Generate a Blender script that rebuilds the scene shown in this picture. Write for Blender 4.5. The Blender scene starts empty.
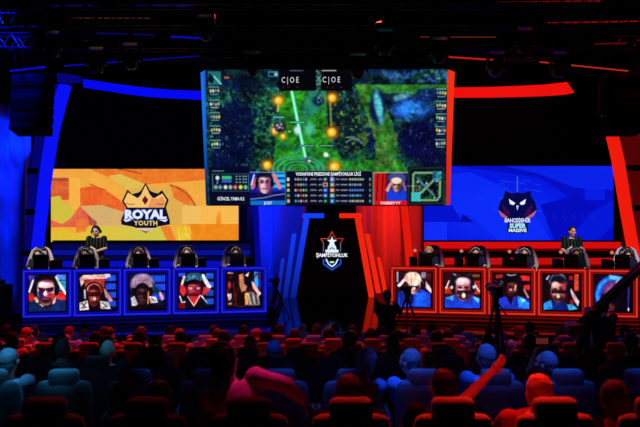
import bpy, bmesh, math, random
import numpy as np
from mathutils import Vector, Matrix, Euler
random.seed(7)
RNG = np.random.default_rng(11)
SC = bpy.context.scene
COL = SC.collection
F_PX, HOR, CAMZ = 600.0, 190.0, 2.9      # focal length in pixels, eye level row, eye height over the stage floor

def P(px, py, d):
    """the point that stands d metres in front of the camera on the ray of a photo pixel"""
    return Vector(((px - 320.0) / F_PX * d, d, CAMZ - (py - HOR) / F_PX * d))

def lin(c):
    out = []
    for v in c[:3]:
        v = v / 255.0
        out.append(v / 12.92 if v <= 0.04045 else ((v + 0.055) / 1.055) ** 2.4)
    return tuple(out)

# ------------------------------------------------------------------ scene basics
cam = bpy.data.cameras.new('camera')
cam_o = bpy.data.objects.new('camera', cam)
COL.objects.link(cam_o)
cam_o.location = (0, 0, CAMZ)
cam_o.rotation_euler = (math.pi / 2, 0, 0)
cam.sensor_fit = 'HORIZONTAL'
cam.sensor_width = 36.0
cam.lens = 36.0 * F_PX / 640.0
cam.shift_y = -(213.5 - HOR) / 640.0
cam.clip_start = 0.05
cam.dof.use_dof = True
cam.dof.focus_distance = 13.6
cam.dof.aperture_fstop = 2.0
SC.camera = cam_o
SC.view_settings.view_transform = 'Standard'
SC.view_settings.look = 'None'
SC.cycles.use_denoising = True
SC.cycles.max_bounces = 5
SC.cycles.sample_clamp_indirect = 3.0
w = bpy.data.worlds.new('ambient_fill')
SC.world = w
w.use_nodes = True
w.node_tree.nodes['Background'].inputs[0].default_value = (0.10, 0.16, 1.0, 1)
w.node_tree.nodes['Background'].inputs[1].default_value = 0.005  # faint blue ambient added to lift the blacks

# ------------------------------------------------------------------ materials
MATS = {}
def mat(name, rgb, rough=0.6, metal=0.0, emit=None, strength=1.0, noise=0.0, scale=8.0, spec=0.4, bump=0.0):
    if name in MATS:
        return MATS[name]
    m = bpy.data.materials.new(name)
    m.use_nodes = True
    nt = m.node_tree
    b = nt.nodes['Principled BSDF']
    c = lin(rgb)
    b.inputs['Base Color'].default_value = (*c, 1)
    b.inputs['Roughness'].default_value = rough
    b.inputs['Metallic'].default_value = metal
    b.inputs['Specular IOR Level'].default_value = spec
    if emit is not None:
        b.inputs['Emission Color'].default_value = (*lin(emit), 1)
        b.inputs['Emission Strength'].default_value = strength
    if noise > 0 or bump > 0:
        tc = nt.nodes.new('ShaderNodeTexCoord')
        n = nt.nodes.new('ShaderNodeTexNoise')
        n.inputs['Scale'].default_value = scale
        n.inputs['Detail'].default_value = 4
        nt.links.new(tc.outputs['Object'], n.inputs['Vector'])
        if noise > 0:
            mx = nt.nodes.new('ShaderNodeMix')
            mx.data_type = 'RGBA'
            mx.inputs[6].default_value = (*[v * (1 - noise) for v in c], 1)
            mx.inputs[7].default_value = (*[min(1, v * (1 + noise)) for v in c], 1)
            nt.links.new(n.outputs['Fac'], mx.inputs[0])
            nt.links.new(mx.outputs[2], b.inputs['Base Color'])
        if bump > 0:
            bp = nt.nodes.new('ShaderNodeBump')
            bp.inputs['Strength'].default_value = bump
            bp.inputs['Distance'].default_value = 0.01
            nt.links.new(n.outputs['Fac'], bp.inputs['Height'])
            nt.links.new(bp.outputs['Normal'], b.inputs['Normal'])
    MATS[name] = m
    return m

def glow(name, rgb, strength=1.0, fall=0.0, axis='Z', lo=0.0, hi=1.0):
    """a lit surface; with fall > 0 it dims from hi down to lo along an object axis"""
    if name in MATS:
        return MATS[name]
    m = bpy.data.materials.new(name)
    m.use_nodes = True
    nt = m.node_tree
    for n in list(nt.nodes):
        nt.nodes.remove(n)
    o = nt.nodes.new('ShaderNodeOutputMaterial')
    e = nt.nodes.new('ShaderNodeEmission')
    e.inputs[0].default_value = (*lin(rgb), 1)
    e.inputs[1].default_value = strength
    nt.links.new(e.outputs[0], o.inputs[0])
    if fall > 0:
        tc = nt.nodes.new('ShaderNodeTexCoord')
        s = nt.nodes.new('ShaderNodeSeparateXYZ')
        mr = nt.nodes.new('ShaderNodeMapRange')
        nt.links.new(tc.outputs['Object'], s.inputs[0])
        nt.links.new(s.outputs[axis], mr.inputs[0])
        mr.inputs[1].default_value = lo
        mr.inputs[2].default_value = hi
        mr.inputs[3].default_value = strength * (1 - fall)
        mr.inputs[4].default_value = strength
        nt.links.new(mr.outputs[0], e.inputs[1])
    MATS[name] = m
    return m

def picture_material():
    if 'led_picture' in MATS:
        return MATS['led_picture']
    m = bpy.data.materials.new('led_picture')
    m.use_nodes = True
    nt = m.node_tree
    for n in list(nt.nodes):
        nt.nodes.remove(n)
    o = nt.nodes.new('ShaderNodeOutputMaterial')
    e = nt.nodes.new('ShaderNodeEmission')
    a = nt.nodes.new('ShaderNodeAttribute')
    a.attribute_name = 'led'
    nt.links.new(a.outputs['Color'], e.inputs[0])
    nt.links.new(e.outputs[0], o.inputs[0])
    MATS['led_picture'] = m
    return m

def skin_material(name, rgb):
    if name in MATS:
        return MATS[name]
    m = mat(name, rgb, 0.55)
    nt = m.node_tree
    a = nt.nodes.new('ShaderNodeAttribute')
    a.attribute_name = 'tint'
    mx = nt.nodes.new('ShaderNodeMix')
    mx.data_type = 'RGBA'
    mx.blend_type = 'MULTIPLY'
    mx.inputs[0].default_value = 1.0
    mx.inputs[6].default_value = (*lin(rgb), 1)
    nt.links.new(a.outputs['Color'], mx.inputs[7])
    nt.links.new(mx.outputs[2], nt.nodes['Principled BSDF'].inputs['Base Color'])
    return m

# ------------------------------------------------------------------ mesh builder
class MB:
    def __init__(self):
        self.v, self.f, self.m, self.s = [], [], [], []
    def add(self, vs, fs, mi=0, smooth=False):
        b = len(self.v)
        self.v += [tuple(x) for x in vs]
        for f in fs:
            self.f.append(tuple(b + i for i in f)); self.m.append(mi); self.s.append(smooth)
        return self
    def box(self, c, s, mi=0, R=None, bevel=0.0, seg=2):
        bm = bmesh.new()
        bmesh.ops.create_cube(bm, size=1.0)
        for v in bm.verts:
            v.co = Vector((v.co.x * s[0], v.co.y * s[1], v.co.z * s[2]))
        if bevel > 0:
            bmesh.ops.bevel(bm, geom=list(bm.edges), offset=bevel, segments=seg, profile=0.5, affect='EDGES')
        self.bm(bm, Matrix.Translation(Vector(c)) @ (R.to_4x4() if R else Matrix.Identity(4)), mi, bevel > 0)
        return self
    def bm(self, bm, M=None, mi=0, smooth=False):
        bm.verts.index_update()
        vs = [(M @ v.co) if M else v.co.copy() for v in bm.verts]
        self.add(vs, [[v.index for v in f.verts] for f in bm.faces], mi, smooth)
        bm.free()
    def prism(self, pts, y0, y1, mi=0):
        """polygon in x,z pushed through y"""
        n = len(pts)
        vs = [(p[0], y0, p[1]) for p in pts] + [(p[0], y1, p[1]) for p in pts]
        fs = [tuple(range(n)), tuple(range(2 * n - 1, n - 1, -1))]
        fs += [(i, i + n, (i + 1) % n + n, (i + 1) % n) for i in range(n)]
        return self.add(vs, fs, mi)
    def flat(self, pts3, mi=0):
        return self.add(pts3, [tuple(range(len(pts3)))], mi)
    def tube(self, path, r, n=8, mi=0, caps=True, smooth=True):
        path = [Vector(p) for p in path]
        rs = r if isinstance(r, (list, tuple)) else [r] * len(path)
        vs, fs = [], []
        t0 = (path[1] - path[0]).normalized()
        up = Vector((0, 0, 1)) if abs(t0.z) < 0.9 else Vector((1, 0, 0))
        a = t0.cross(up).normalized()
        for i, p in enumerate(path):
            t = (path[min(i + 1, len(path) - 1)] - path[max(i - 1, 0)]).normalized()
            a = (a - t * a.dot(t)).normalized()
            b = t.cross(a)
            for k in range(n):
                q = 2 * math.pi * k / n
                vs.append(p + (a * math.cos(q) + b * math.sin(q)) * rs[i])
        for i in range(len(path) - 1):
            for k in range(n):
                fs.append((i * n + k, i * n + (k + 1) % n, (i + 1) * n + (k + 1) % n, (i + 1) * n + k))
        if caps:
            fs.append(tuple(range(n - 1, -1, -1)))
            fs.append(tuple((len(path) - 1) * n + k for k in range(n)))
        return self.add(vs, fs, mi, smooth)
    def ball(self, c, r, R=None, n=14, mi=0):
        """ellipsoid"""
        r = r if isinstance(r, (list, tuple)) else (r, r, r)
        bm = bmesh.new()
        bmesh.ops.create_uvsphere(bm, u_segments=n, v_segments=max(6, n * 2 // 3), radius=1.0)
        M = Matrix.Translation(Vector(c)) @ (R.to_4x4() if R else Matrix.Identity(4)) @ Matrix.Diagonal((*r, 1))
        self.bm(bm, M, mi, True)
        return self
    def capsule(self, p0, p1, r0, r1, n=12, m=4, mi=0):
        p0, p1 = Vector(p0), Vector(p1)
        t = (p1 - p0).normalized()
        path, rs = [], []
        for i in range(m + 1):
            q = math.pi / 2 * (1 - i / m)
            path.append(p0 - t * r0 * math.sin(q)); rs.append(max(r0 * math.cos(q), r0 * 0.08))
        for i in range(m + 1):
            q = math.pi / 2 * (i / m)
            path.append(p1 + t * r1 * math.sin(q)); rs.append(max(r1 * math.cos(q), r1 * 0.08))
        return self.tube(path, rs, n, mi)
    def loft(self, sec, n=18, mi=0):
        """sec: list of (centre, side vector * rx, front vector * ry)"""
        vs, fs = [], []
        for c, a, b in sec:
            for k in range(n):
                q = 2 * math.pi * k / n
                vs.append(Vector(c) + Vector(a) * math.cos(q) + Vector(b) * math.sin(q))
        for i in range(len(sec) - 1):
            for k in range(n):
                fs.append((i * n + k, i * n + (k + 1) % n, (i + 1) * n + (k + 1) % n, (i + 1) * n + k))
        fs.append(tuple(range(n - 1, -1, -1)))
        fs.append(tuple((len(sec) - 1) * n + k for k in range(n)))
        return self.add(vs, fs, mi, True)
    def mesh(self, name, mats):
        me = bpy.data.meshes.new(name)
        me.from_pydata(self.v, [], self.f)
        for m in (mats if isinstance(mats, (list, tuple)) else [mats]):
            me.materials.append(m)
        me.polygons.foreach_set('material_index', self.m)
        me.polygons.foreach_set('use_smooth', self.s)
        bm = bmesh.new(); bm.from_mesh(me)
        bmesh.ops.recalc_face_normals(bm, faces=bm.faces)
        bm.to_mesh(me); bm.free()
        return me
    def build(self, name, mats, parent=None, loc=None):
        return link(name, self.mesh(name, mats), parent, loc)

def link(name, me, parent=None, loc=None):
    o = bpy.data.objects.new(name, me)
    COL.objects.link(o)
    if parent:
        o.parent = parent
    if loc is not None:
        o.location = loc
    return o

def tag(o, label=None, cat=None, group=None, kind=None):
    if label: o['label'] = label
    if cat: o['category'] = cat
    if group: o['group'] = group
    if kind: o['kind'] = kind
    return o

def thing(name, label, cat, loc=(0, 0, 0), rz=0.0, group=None):
    o = bpy.data.objects.new(name, None)
    o.empty_display_size = 0.1
    COL.objects.link(o)
    o.location = loc
    o.rotation_euler = (0, 0, rz)
    return tag(o, label, cat, group)

def struct(name, mb, m, label=None):
    return tag(mb.build(name, m), label, None, None, 'structure')

def kids(o):
    return [c for c in bpy.data.objects if c.parent == o]

KID = {}
def copy_tree(o, parent=None):
    c = o.copy()
    COL.objects.link(c)
    if parent:
        c.parent = parent
    if o.name not in KID:
        KID[o.name] = kids(o)
    for ch in KID[o.name]:
        copy_tree(ch, c)
    return c

def text_mesh(txt, size=1.0, bold=0.0, shear=0.0, width=None, space=1.0):
    """flat lettering in x,z facing -y, centred on the origin, size = cap height"""
    cu = bpy.data.curves.new('lettering', 'FONT')
    cu.body = txt
    cu.size = 1.0
    cu.align_x = 'CENTER'
    cu.offset = bold
    cu.shear = shear
    cu.space_character = space
    cu.resolution_u = 2
    o = bpy.data.objects.new('lettering', cu)
    COL.objects.link(o)
    dg = bpy.context.evaluated_depsgraph_get()
    me = bpy.data.meshes.new_from_object(o.evaluated_get(dg))
    bpy.data.objects.remove(o)
    bpy.data.curves.remove(cu)
    co = np.empty(len(me.vertices) * 3, 'f')
    me.vertices.foreach_get('co', co)
    co = co.reshape(-1, 3)
    x, y = co[:, 0], co[:, 1]
    cap = 0.73
    s = size / cap
    sx = s
    cx = (x.max() + x.min()) / 2
    if width:
        sx = width / max(1e-6, x.max() - x.min())
    out = np.stack([(x - cx) * sx, np.zeros_like(x), (y - cap / 2) * s], 1)
    me.vertices.foreach_set('co', out.astype('f').ravel())
    me.update()
    return me

# ------------------------------------------------------------------ painting LED pictures (colours per LED, carried by the screen's own mesh)
class Canvas:
    def __init__(self, x0, y0, x1, y1, s, bg=(0, 0, 0)):
        self.b = (x0, y0, x1, y1)
        self.w, self.h = int(round((x1 - x0) * s)), int(round((y1 - y0) * s))
        self.X, self.Y = np.meshgrid(x0 + (np.arange(self.w) + .5) * (x1 - x0) / self.w, y0 + (np.arange(self.h) + .5) * (y1 - y0) / self.h)
        self.a = np.zeros((self.h, self.w, 3)) + np.array(bg, float)
        self.px = (x1 - x0) / self.w
    def put(self, mask, c, al=1.0):
        m = (np.clip(mask, 0, 1) * al)[..., None]
        self.a = self.a * (1 - m) + np.array(c, float) * m
        return self
    def rect(self, x0, y0, x1, y1, c, al=1.0):
        return self.put(((self.X >= x0) & (self.X < x1) & (self.Y >= y0) & (self.Y < y1)).astype(float), c, al)
    def poly(self, pts, c, al=1.0):
        m = np.zeros(self.X.shape, bool)
        n = len(pts)
        for i in range(n):
            (xa, ya), (xb, yb) = pts[i], pts[(i + 1) % n]
            if ya == yb:
                continue
            k = ((self.Y < ya) != (self.Y < yb)) & (self.X < (xb - xa) * (self.Y - ya) / (yb - ya) + xa)
            m ^= k
        return self.put(m.astype(float), c, al)
    def ell(self, cx, cy, rx, ry, c, al=1.0, soft=0.25, rot=0.0):
        dx, dy = self.X - cx, self.Y - cy
        q = math.radians(rot)
        u, v = dx * math.cos(q) + dy * math.sin(q), -dx * math.sin(q) + dy * math.cos(q)
        d = np.sqrt((u / rx) ** 2 + (v / ry) ** 2)
        return self.put((1 - d) / max(soft, 1e-3) + (1.0 if soft < 0.05 else 0.5), c, al)
    def ring(self, cx, cy, rx, ry, wd, c, al=1.0):
        d = np.abs(np.sqrt(((self.X - cx) / rx) ** 2 + ((self.Y - cy) / ry) ** 2) - 1) * min(rx, ry)
        return self.put(1.2 - d / wd, c, al)
    def line(self, pts, wd, c, al=1.0):
        m = np.zeros(self.X.shape)
        for (xa, ya), (xb, yb) in zip(pts, pts[1:]):
            L = (xb - xa) ** 2 + (yb - ya) ** 2 + 1e-9
            t = np.clip(((self.X - xa) * (xb - xa) + (self.Y - ya) * (yb - ya)) / L, 0, 1)
            d = np.hypot(self.X - xa - t * (xb - xa), self.Y - ya - t * (yb - ya))
            m = np.maximum(m, np.clip((wd / 2 - d) / self.px + 0.5, 0, 1))
        return self.put(m, c, al)
    def noise(self, cell):
        gw, gh = max(2, int((self.b[2] - self.b[0]) / cell) + 2), max(2, int((self.b[3] - self.b[1]) / cell) + 2)
        g = RNG.random((gh + 1, gw + 1))
        u = (self.X - self.b[0]) / (self.b[2] - self.b[0]) * (gw - 1)
        v = (self.Y - self.b[1]) / (self.b[3] - self.b[1]) * (gh - 1)
        i, j = u.astype(int), v.astype(int)
        fu, fv = u - i, v - j
        fu, fv = fu * fu * (3 - 2 * fu), fv * fv * (3 - 2 * fv)
        return (g[j, i] * (1 - fu) + g[j, i + 1] * fu) * (1 - fv) + (g[j + 1, i] * (1 - fu) + g[j + 1, i + 1] * fu) * fv
    def fbm(self, cell):
        n = self.noise(cell) * .5 + self.noise(cell * .53) * .3 + self.noise(cell * .27) * .2
        return np.clip((n - .5) * 1.7 + .5, 0, 1)
    def soften(self, n=1):
        for _ in range(n):
            a = np.pad(self.a, ((1, 1), (1, 1), (0, 0)), 'edge')
            h = (a[:, :-2] + 2 * a[:, 1:-1] + a[:, 2:]) / 4
            self.a = (h[:-2] + 2 * h[1:-1] + h[2:]) / 4
        return self
    def relief(self, cell, amp):
        self.a = np.clip(self.a * (1 + amp * (self.fbm(cell)[..., None] - .5) * 2), 0, 255)
        return self
    def mottle(self, mask, c, cell, lo=0.5, gain=4.0, al=1.0):
        """patches of colour where the noise is high, inside mask"""
        return self.put(mask * np.clip((self.fbm(cell) - lo) * gain, 0, 1), c, al)
    def zone(self, x0, y0, x1, y1, soft=3.0):
        f = lambda t: np.clip(t / soft + 0.5, 0, 1)
        return f(self.X - x0) * f(x1 - self.X) * f(self.Y - y0) * f(y1 - self.Y)
    def blob(self, cx, cy, rx, ry):
        return np.clip((1 - np.hypot((self.X - cx) / rx, (self.Y - cy) / ry)) * 3, 0, 1)
    def grain(self, amp):
        self.a = np.clip(self.a * (1 + amp * (RNG.random(self.a.shape[:2])[..., None] - 0.5)), 0, 255)
        return self
    def build(self, name, corners, parent, gain=1.0):
        """corners: top left, top right, bottom right, bottom left in the parent's space"""
        tl, tr, br, bl = [np.array(c, float) for c in corners]
        u = np.linspace(0, 1, self.w + 1)[None, :, None]
        v = np.linspace(0, 1, self.h + 1)[:, None, None]
        pts = (tl * (1 - u) + tr * u) * (1 - v) + (bl * (1 - u) + br * u) * v
        nv = (self.w + 1) * (self.h + 1)
        idx = np.arange(nv).reshape(self.h + 1, self.w + 1)
        q = np.stack([idx[1:, :-1], idx[1:, 1:], idx[:-1, 1:], idx[:-1, :-1]], -1).reshape(-1, 4)
        me = bpy.data.meshes.new(name)
        me.vertices.add(nv)
        me.vertices.foreach_set('co', pts.reshape(-1).astype('f'))
        me.loops.add(q.size)
        me.loops.foreach_set('vertex_index', q.reshape(-1).astype('i'))
        me.polygons.add(len(q))
        me.polygons.foreach_set('loop_start', np.arange(0, q.size, 4, dtype='i'))
        me.update(calc_edges=True)
        me.validate()
        c = np.clip(self.a, 0, 255) / 255.0
        c = np.where(c <= 0.04045, c / 12.92, ((c + 0.055) / 1.055) ** 2.4) * gain
        at = me.attributes.new('led', 'FLOAT_COLOR', 'FACE')
        rgba = np.ones((len(q), 4), 'f')
        rgba[:, :3] = c.reshape(-1, 3)
        at.data.foreach_set('color', rgba.reshape(-1))
        me.materials.append(picture_material())
        return link(name, me, parent)

BLACK = mat('black_paint', (9, 9, 12), 0.6)
MATTE = mat('matte_black', (5, 5, 7), 0.9, spec=0.1)
METAL = mat('dark_steel', (38, 38, 44), 0.4, 0.8)
PLASTIC = mat('black_plastic', (14, 14, 17), 0.35)
# ================================================================== THE SETTING
def slab(name, x0, x1, y0, y1, z0, z1, m, kind='structure'):
    mb = MB(); mb.box(((x0 + x1) / 2, (y0 + y1) / 2, (z0 + z1) / 2), (x1 - x0, y1 - y0, z1 - z0))
    return tag(mb.build(name, m), None, None, None, kind)

HALL = mat('hall_wall_paint', (10, 10, 14), 0.9, noise=0.3, scale=2, spec=0.1)
STEP = mat('tier_carpet', (16, 15, 18), 0.95, noise=0.4, scale=30, spec=0.05)
GLOSS = mat('stage_gloss', (5, 6, 8), 0.09, noise=0.25, scale=3, spec=0.6)
slab('ceiling', -13, 13, -2, 20, 9.2, 9.4, HALL)
slab('wall_back', -13, 13, 19, 19.2, -1.4, 9.2, HALL)
slab('wall_left', -13.2, -13, -2, 19.2, -1.4, 9.2, HALL)
slab('wall_right', 13, 13.2, -2, 19.2, -1.4, 9.2, HALL)
slab('wall_rear', -13, 13, -2.2, -2, -1.4, 9.2, HALL)
slab('floor', -13, 13, -2, 19, -1.5, -1.3, STEP)
slab('floor_stage', -13, 13, 12.0, 19, -1.3, 0.0, GLOSS)
ROWS = [3.53, 5.0, 6.2, 7.3, 8.2, 9.1, 10.0, 10.95]
def seat_top(d): return CAMZ - (1.22 + .185 * (d - 3.53))
SEAT_H = 1.05
def tier_z(d): return seat_top(d) - SEAT_H
ends = [d - .42 for d in ROWS] + [11.98]
slab('floor_tier', -13, 13, -2, ends[0], -1.3, 0.9, STEP)
for i, d in enumerate(ROWS):
    slab('floor_tier', -13, 13, ends[i], ends[i + 1], -1.3, tier_z(d), STEP)
# player platforms behind the desks
def platform(name, pts):
    mb = MB()
    n = len(pts)
    vs = [(p[0], p[1], 0.0) for p in pts] + [(p[0], p[1], .22) for p in pts]
    mb.add(vs, [tuple(range(n)), tuple(range(n, 2 * n))] + [(i, (i + 1) % n, (i + 1) % n + n, i + n) for i in range(n)])
    return struct(name, mb, mat('platform_deck', (14, 14, 18), 0.5, noise=.3, scale=6))
platform('floor_platform_left', [(-7.0, 13.0), (-1.0, 13.65), (-1.0, 15.6), (-7.6, 15.3)])
platform('floor_platform_right', [(7.4, 13.0), (1.4, 13.65), (1.4, 15.6), (8.0, 15.3)])

# black set wall behind the banner screens
def panel(name, px0, px1, py0, py1, d, th, m):
    a, b = P(px0, py0, d), P(px1, py1, d)
    return slab(name, a.x, b.x, d, d + th, b.z, a.z, m)
NAVY = mat('set_wall_navy', (6, 6, 16), 0.8, spec=0.1)
panel('wall_set_left', 36, 246, 84, 303, 17.75, .15, NAVY)
panel('wall_set_right', 420, 640, 84, 303, 17.75, .15, NAVY)
panel('wall_set_middle', 238, 430, 60, 298, 18.3, .1, NAVY)

# ---- curved bands, arches and striped walls of the set
BLUE = (8, 10, 250); RED = (232, 22, 14)
def ribbon(mb, rows, mi=0, th=.12):
    """rows of (left point, right point) making a lit face; th pushes it back in y"""
    n = len(rows)
    vs = []
    for a, b in rows:
        vs += [a, b, a + Vector((0, th, 0)), b + Vector((0, th, 0))]
    fs = []
    for i in range(n - 1):
        k, j = 4 * i, 4 * i + 4
        fs += [(k, k + 1, j + 1, j), (k + 2, j + 2, j + 3, k + 3), (k, j, j + 2, k + 2), (k + 1, k + 3, j + 3, j + 1)]
    fs += [(0, 2, 3, 1), (4 * n - 4, 4 * n - 3, 4 * n - 1, 4 * n - 2)]
    mb.add(vs, fs, mi)
    return mb

def band(pts, d0, d1, m, label):
    mb = MB(); rows = []
    for i, (x, t, b) in enumerate(pts):
        d = d0 + (d1 - d0) * i / (len(pts) - 1)
        rows.append((P(x, t, d), P(x, b, d)))
    ribbon(mb, rows)
    o = mb.build('light_band', m)
    for i in (1, len(pts) - 2):
        hb = MB()
        a = P(pts[i][0], pts[i][1], d0 + (d1 - d0) * i / (len(pts) - 1))
        hb.tube([a + Vector((0, .06, -.02)), a + Vector((0, .06, 1.2))], .02, 6)
        hb.build('hanging_rod', MATTE, o)
    return tag(o, label, 'light band')
band([(83, 79, 87), (100, 81.5, 89.5), (125, 85, 93.5), (150, 88, 96.5), (175, 90, 98), (203, 91, 99.5)], 15.6, 16.6, glow('blue_band', (6, 8, 240)),
     'curved bright blue light band above the black wall over the orange screen')
band([(574, 92, 92.5), (567, 82, 94), (545, 84.5, 95.5), (515, 86, 96.5), (485, 87, 97), (454, 87.5, 97)], 15.6, 16.6, glow('red_band', (238, 16, 12)),
     'curved bright red light band above the black wall over the blue screen')

def arch(edge, inner, d, m_edge, m_side, name, label, joints):
    root = thing(name, label, 'arch', (P(*edge[-1][:1], edge[-1][2], d).x, d, 0))
    off = root.location
    mb = MB(); ribbon(mb, [(P(a, y, d) - off, P(b, y, d) - off) for a, b, y in edge], th=.35)
    mb.build('glowing_edge', m_edge, root)
    for (r0, r1) in zip(inner, inner[1:]):
        mb = MB()
        ribbon(mb, [(P(r[0], r[2], d + .12) - off, P(r[1], r[2], d + .12) - off) for r in (r0, r1)], th=.2)
        mb.build('side_panel', m_side, root)
    for (x0, x1, y) in joints:
        a, b = P(x0, y - 3, d + .1) - off, P(x1, y + 3, d + .1) - off
        mb = MB(); mb.box(((a.x + b.x) / 2, a.y, (a.z + b.z) / 2), (b.x - a.x, .12, a.z - b.z), bevel=.02)
        mb.build('joint_clamp', MATTE, root)
    base = MB(); a = P(edge[-1][0], edge[-1][2], d) - off
    base.box((0.1, .18, .1), (.5, .5, .2), bevel=.02); base.tube([(0.1, .18, .1), (a.x + .05, .18, a.z + .05)], .07, 8)
    base.build('foot_base', BLACK, root)
    return root
eL = [(58.5, 66, 84), (55, 63, 95), (51, 59, 110), (47.5, 55, 125), (44, 51.5, 143), (40.5, 48, 165), (37.5, 44.5, 190), (35, 42, 213), (32, 38.5, 240), (29, 35.5, 274)]
iL = [(48, 56, 84), (43, 51, 112), (34, 44.5, 140), (31, 41, 168), (29.5, 38, 174), (28, 35.5, 209), (27, 35, 215), (25, 32.5, 250), (24, 32, 256), (22, 30, 276)]
arch(eL, iL, 15.3, glow('blue_edge', (10, 16, 245)), glow('blue_side', (4, 4, 112)), 'stage_arch', 'tall curved blue-lit arch pillar beside the orange screen', [(28, 38, 171), (26.5, 35, 212), (23, 32, 253)])
eR = [(606, 612, 108), (612, 618.5, 134), (618, 624.5, 160), (622, 628.5, 184), (626, 632, 208), (630, 636, 230), (634, 640, 252), (637, 643, 276)]
iR = [(612, 634, 108), (619, 641, 136), (625, 646, 166), (625.5, 646, 170), (631, 650, 206), (632, 651, 210), (638, 657, 250), (640, 660, 276)]
arch(eR, iR, 15.3, glow('red_edge', (240, 26, 12)), glow('red_side', (78, 3, 4)), 'stage_arch', 'tall curved red-lit arch pillar beside the blue screen', [(625, 646, 168), (632, 651, 208)])
# horizontal cap at the head of the blue arch
mb = MB(); ribbon(mb, [(P(57, 73, 15.3), P(57, 82, 15.3)), (P(70, 74.5, 15.3), P(70, 82, 15.3)), (P(79, 76, 15.3), P(79, 82.5, 15.3))])
o = mb.build('arch_cap', glow('blue_cap', (4, 4, 120)))
h = MB(); a = P(66, 74, 15.35); h.tube([a, a + Vector((0, 0, 1.5))], .02, 6); h.build('hanging_rod', MATTE, o)
tag(o, 'dim blue sloping cap piece at the head of the blue arch', 'light band')

# striped low walls under the banner screens
def stripes(name, px0, px1, d, rows, label):
    root = thing(name, label, 'low wall', (P((px0 + px1) / 2, 0, d).x, d, 0))
    hx = (P(px1, 0, d).x - P(px0, 0, d).x) / 2
    body = MB(); body.box((0, .12, .72), (2 * hx, .2, 1.44)); body.build('wall_panel', mat('stripe_backing', (10, 10, 16), .6), root)
    for y0, y1, c in rows:
        z0, z1 = P(0, y1, d).z, P(0, y0, d).z
        s = MB(); s.box((0, 0, (z0 + z1) / 2), (2 * hx, .04, z1 - z0), bevel=.008)
        s.build('light_strip', glow('stripe_%d_%d_%d' % c, c), root)
    return root
stripes('striped_wall', 52, 250, 17.3, [(244, 249, (4, 8, 80)), (250, 255, (6, 16, 150)), (256, 260, (4, 6, 60)), (261, 267, (8, 14, 190)), (270, 280, (4, 4, 90))], 'low stage wall of horizontal blue light stripes under the orange screen')
stripes('striped_wall', 424, 627, 17.3, [(242, 248.5, (214, 12, 10)), (249, 251, (90, 4, 6)), (258, 264.5, (200, 12, 10)), (265, 267, (84, 4, 6)), (270, 280, (90, 4, 6))], 'low stage wall of horizontal red light stripes under the blue screen')

# ---- drapes
def drape(name, px0, px1, d, y_top, y_bot, folds, m, label, amp=.15, slant=0.0):
    x0, x1 = P(px0, 0, d).x, P(px1, 0, d).x
    zt, zb = P(0, y_top, d).z, max(0.0, P(0, y_bot, d).z)
    mb = MB(); n, k = folds * 10, 8
    vs, fs = [], []
    for j in range(k + 1):
        t = j / k
        for i in range(n + 1):
            u = i / n
            ph = u * folds * 2 * math.pi
            vs.append((x0 + (x1 - x0) * u + slant * t, d + amp * (math.sin(ph) + .4 * math.sin(2.3 * ph + 1 + .6 * t) + .15 * math.sin(5.1 * ph + t)), zt + (zb - zt) * t))
    for j in range(k):
        for i in range(n):
            a = j * (n + 1) + i
            fs.append((a, a + 1, a + n + 2, a + n + 1))
    mb.add(vs, fs, 0, True)
    o = mb.build(name, m)
    r = MB(); r.tube([(x0, d, zt + .02), (x1, d, zt + .02)], .025, 8); r.build('curtain_rail', METAL, o)
    return tag(o, label, 'drape')
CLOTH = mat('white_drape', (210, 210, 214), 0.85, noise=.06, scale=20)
drape('drape', 243, 306, 17.85, 150, 297.5, 3, CLOTH, 'pale floor-length drape washed in blue light beside the black portal')
drape('drape', 356, 424, 17.85, 150, 297.5, 3, CLOTH, 'pale floor-length drape washed in red light beside the black portal')
drape('drape', -40, 32, 16.4, 104, 300, 5, CLOTH, 'wide blue-lit drape at the outer side of the blue arch')
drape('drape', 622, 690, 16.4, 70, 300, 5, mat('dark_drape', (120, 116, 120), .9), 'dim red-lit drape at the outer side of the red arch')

# slim leaning light pillars between the portal drapes and the banner screens
def slim_pillar(x_top, x_bot, wpx, d, m, label):
    root = thing('light_pillar', label, 'pillar', (P(x_bot, 0, d).x, d, 0))
    off = root.location
    mb = MB(); ribbon(mb, [(P(x_top - wpx / 2, 150, d) - off, P(x_top + wpx / 2, 150, d) - off), (P(x_bot - wpx / 2, 292, d) - off, P(x_bot + wpx / 2, 292, d) - off)], th=.14)
    mb.build('glowing_face', m, root)
    z = P(0, 292, d).z
    b = MB(); b.box((0, .07, z / 2), (.45, .3, z), bevel=.01); b.build('foot_base', BLACK, root)
slim_pillar(253, 259, 5, 17.2, glow('pillar_blue', (4, 4, 140)), 'slim blue light pillar leaning beside the blue drape')
slim_pillar(399, 413, 7, 17.2, glow('pillar_red', (226, 24, 12)), 'slim red light pillar leaning beside the red drape')

# ================================================================== CENTRAL PORTAL
D_P = 16.2
por = thing('portal', 'black trapezoid stage portal with a white star and shield emblem', 'stage portal', (P(332, 0, D_P).x, D_P, 0))
off = por.location
mb = MB(); q = [P(296, 297, D_P), P(369, 297, D_P), P(356, 217, D_P), P(308, 217, D_P)]
mb.prism([(p.x - off.x, max(p.z, 0)) for p in q], .05, .25)
mb.build('black_panel', mat('portal_black', (7, 7, 12), .35), por)
def pz(x, y, dy=0.0): return P(x, y, D_P) - off + Vector((0, dy, 0))
def art(mb, pts, mi, dy): mb.flat([pz(x, y, dy) for x, y in pts], mi)
def logo_part(name, pts_list, color, dy, parent=por, pt=pz, strength=1.0):
    m = MB()
    for pts in pts_list: m.flat([pt(x, y, dy) for x, y in pts])
    return m.build(name, glow('ink_%d_%d_%d' % color, color, strength), parent)
cx = 332
def mir(pts): return pts + [(2 * cx - x, y) for x, y in reversed(pts)]
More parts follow.
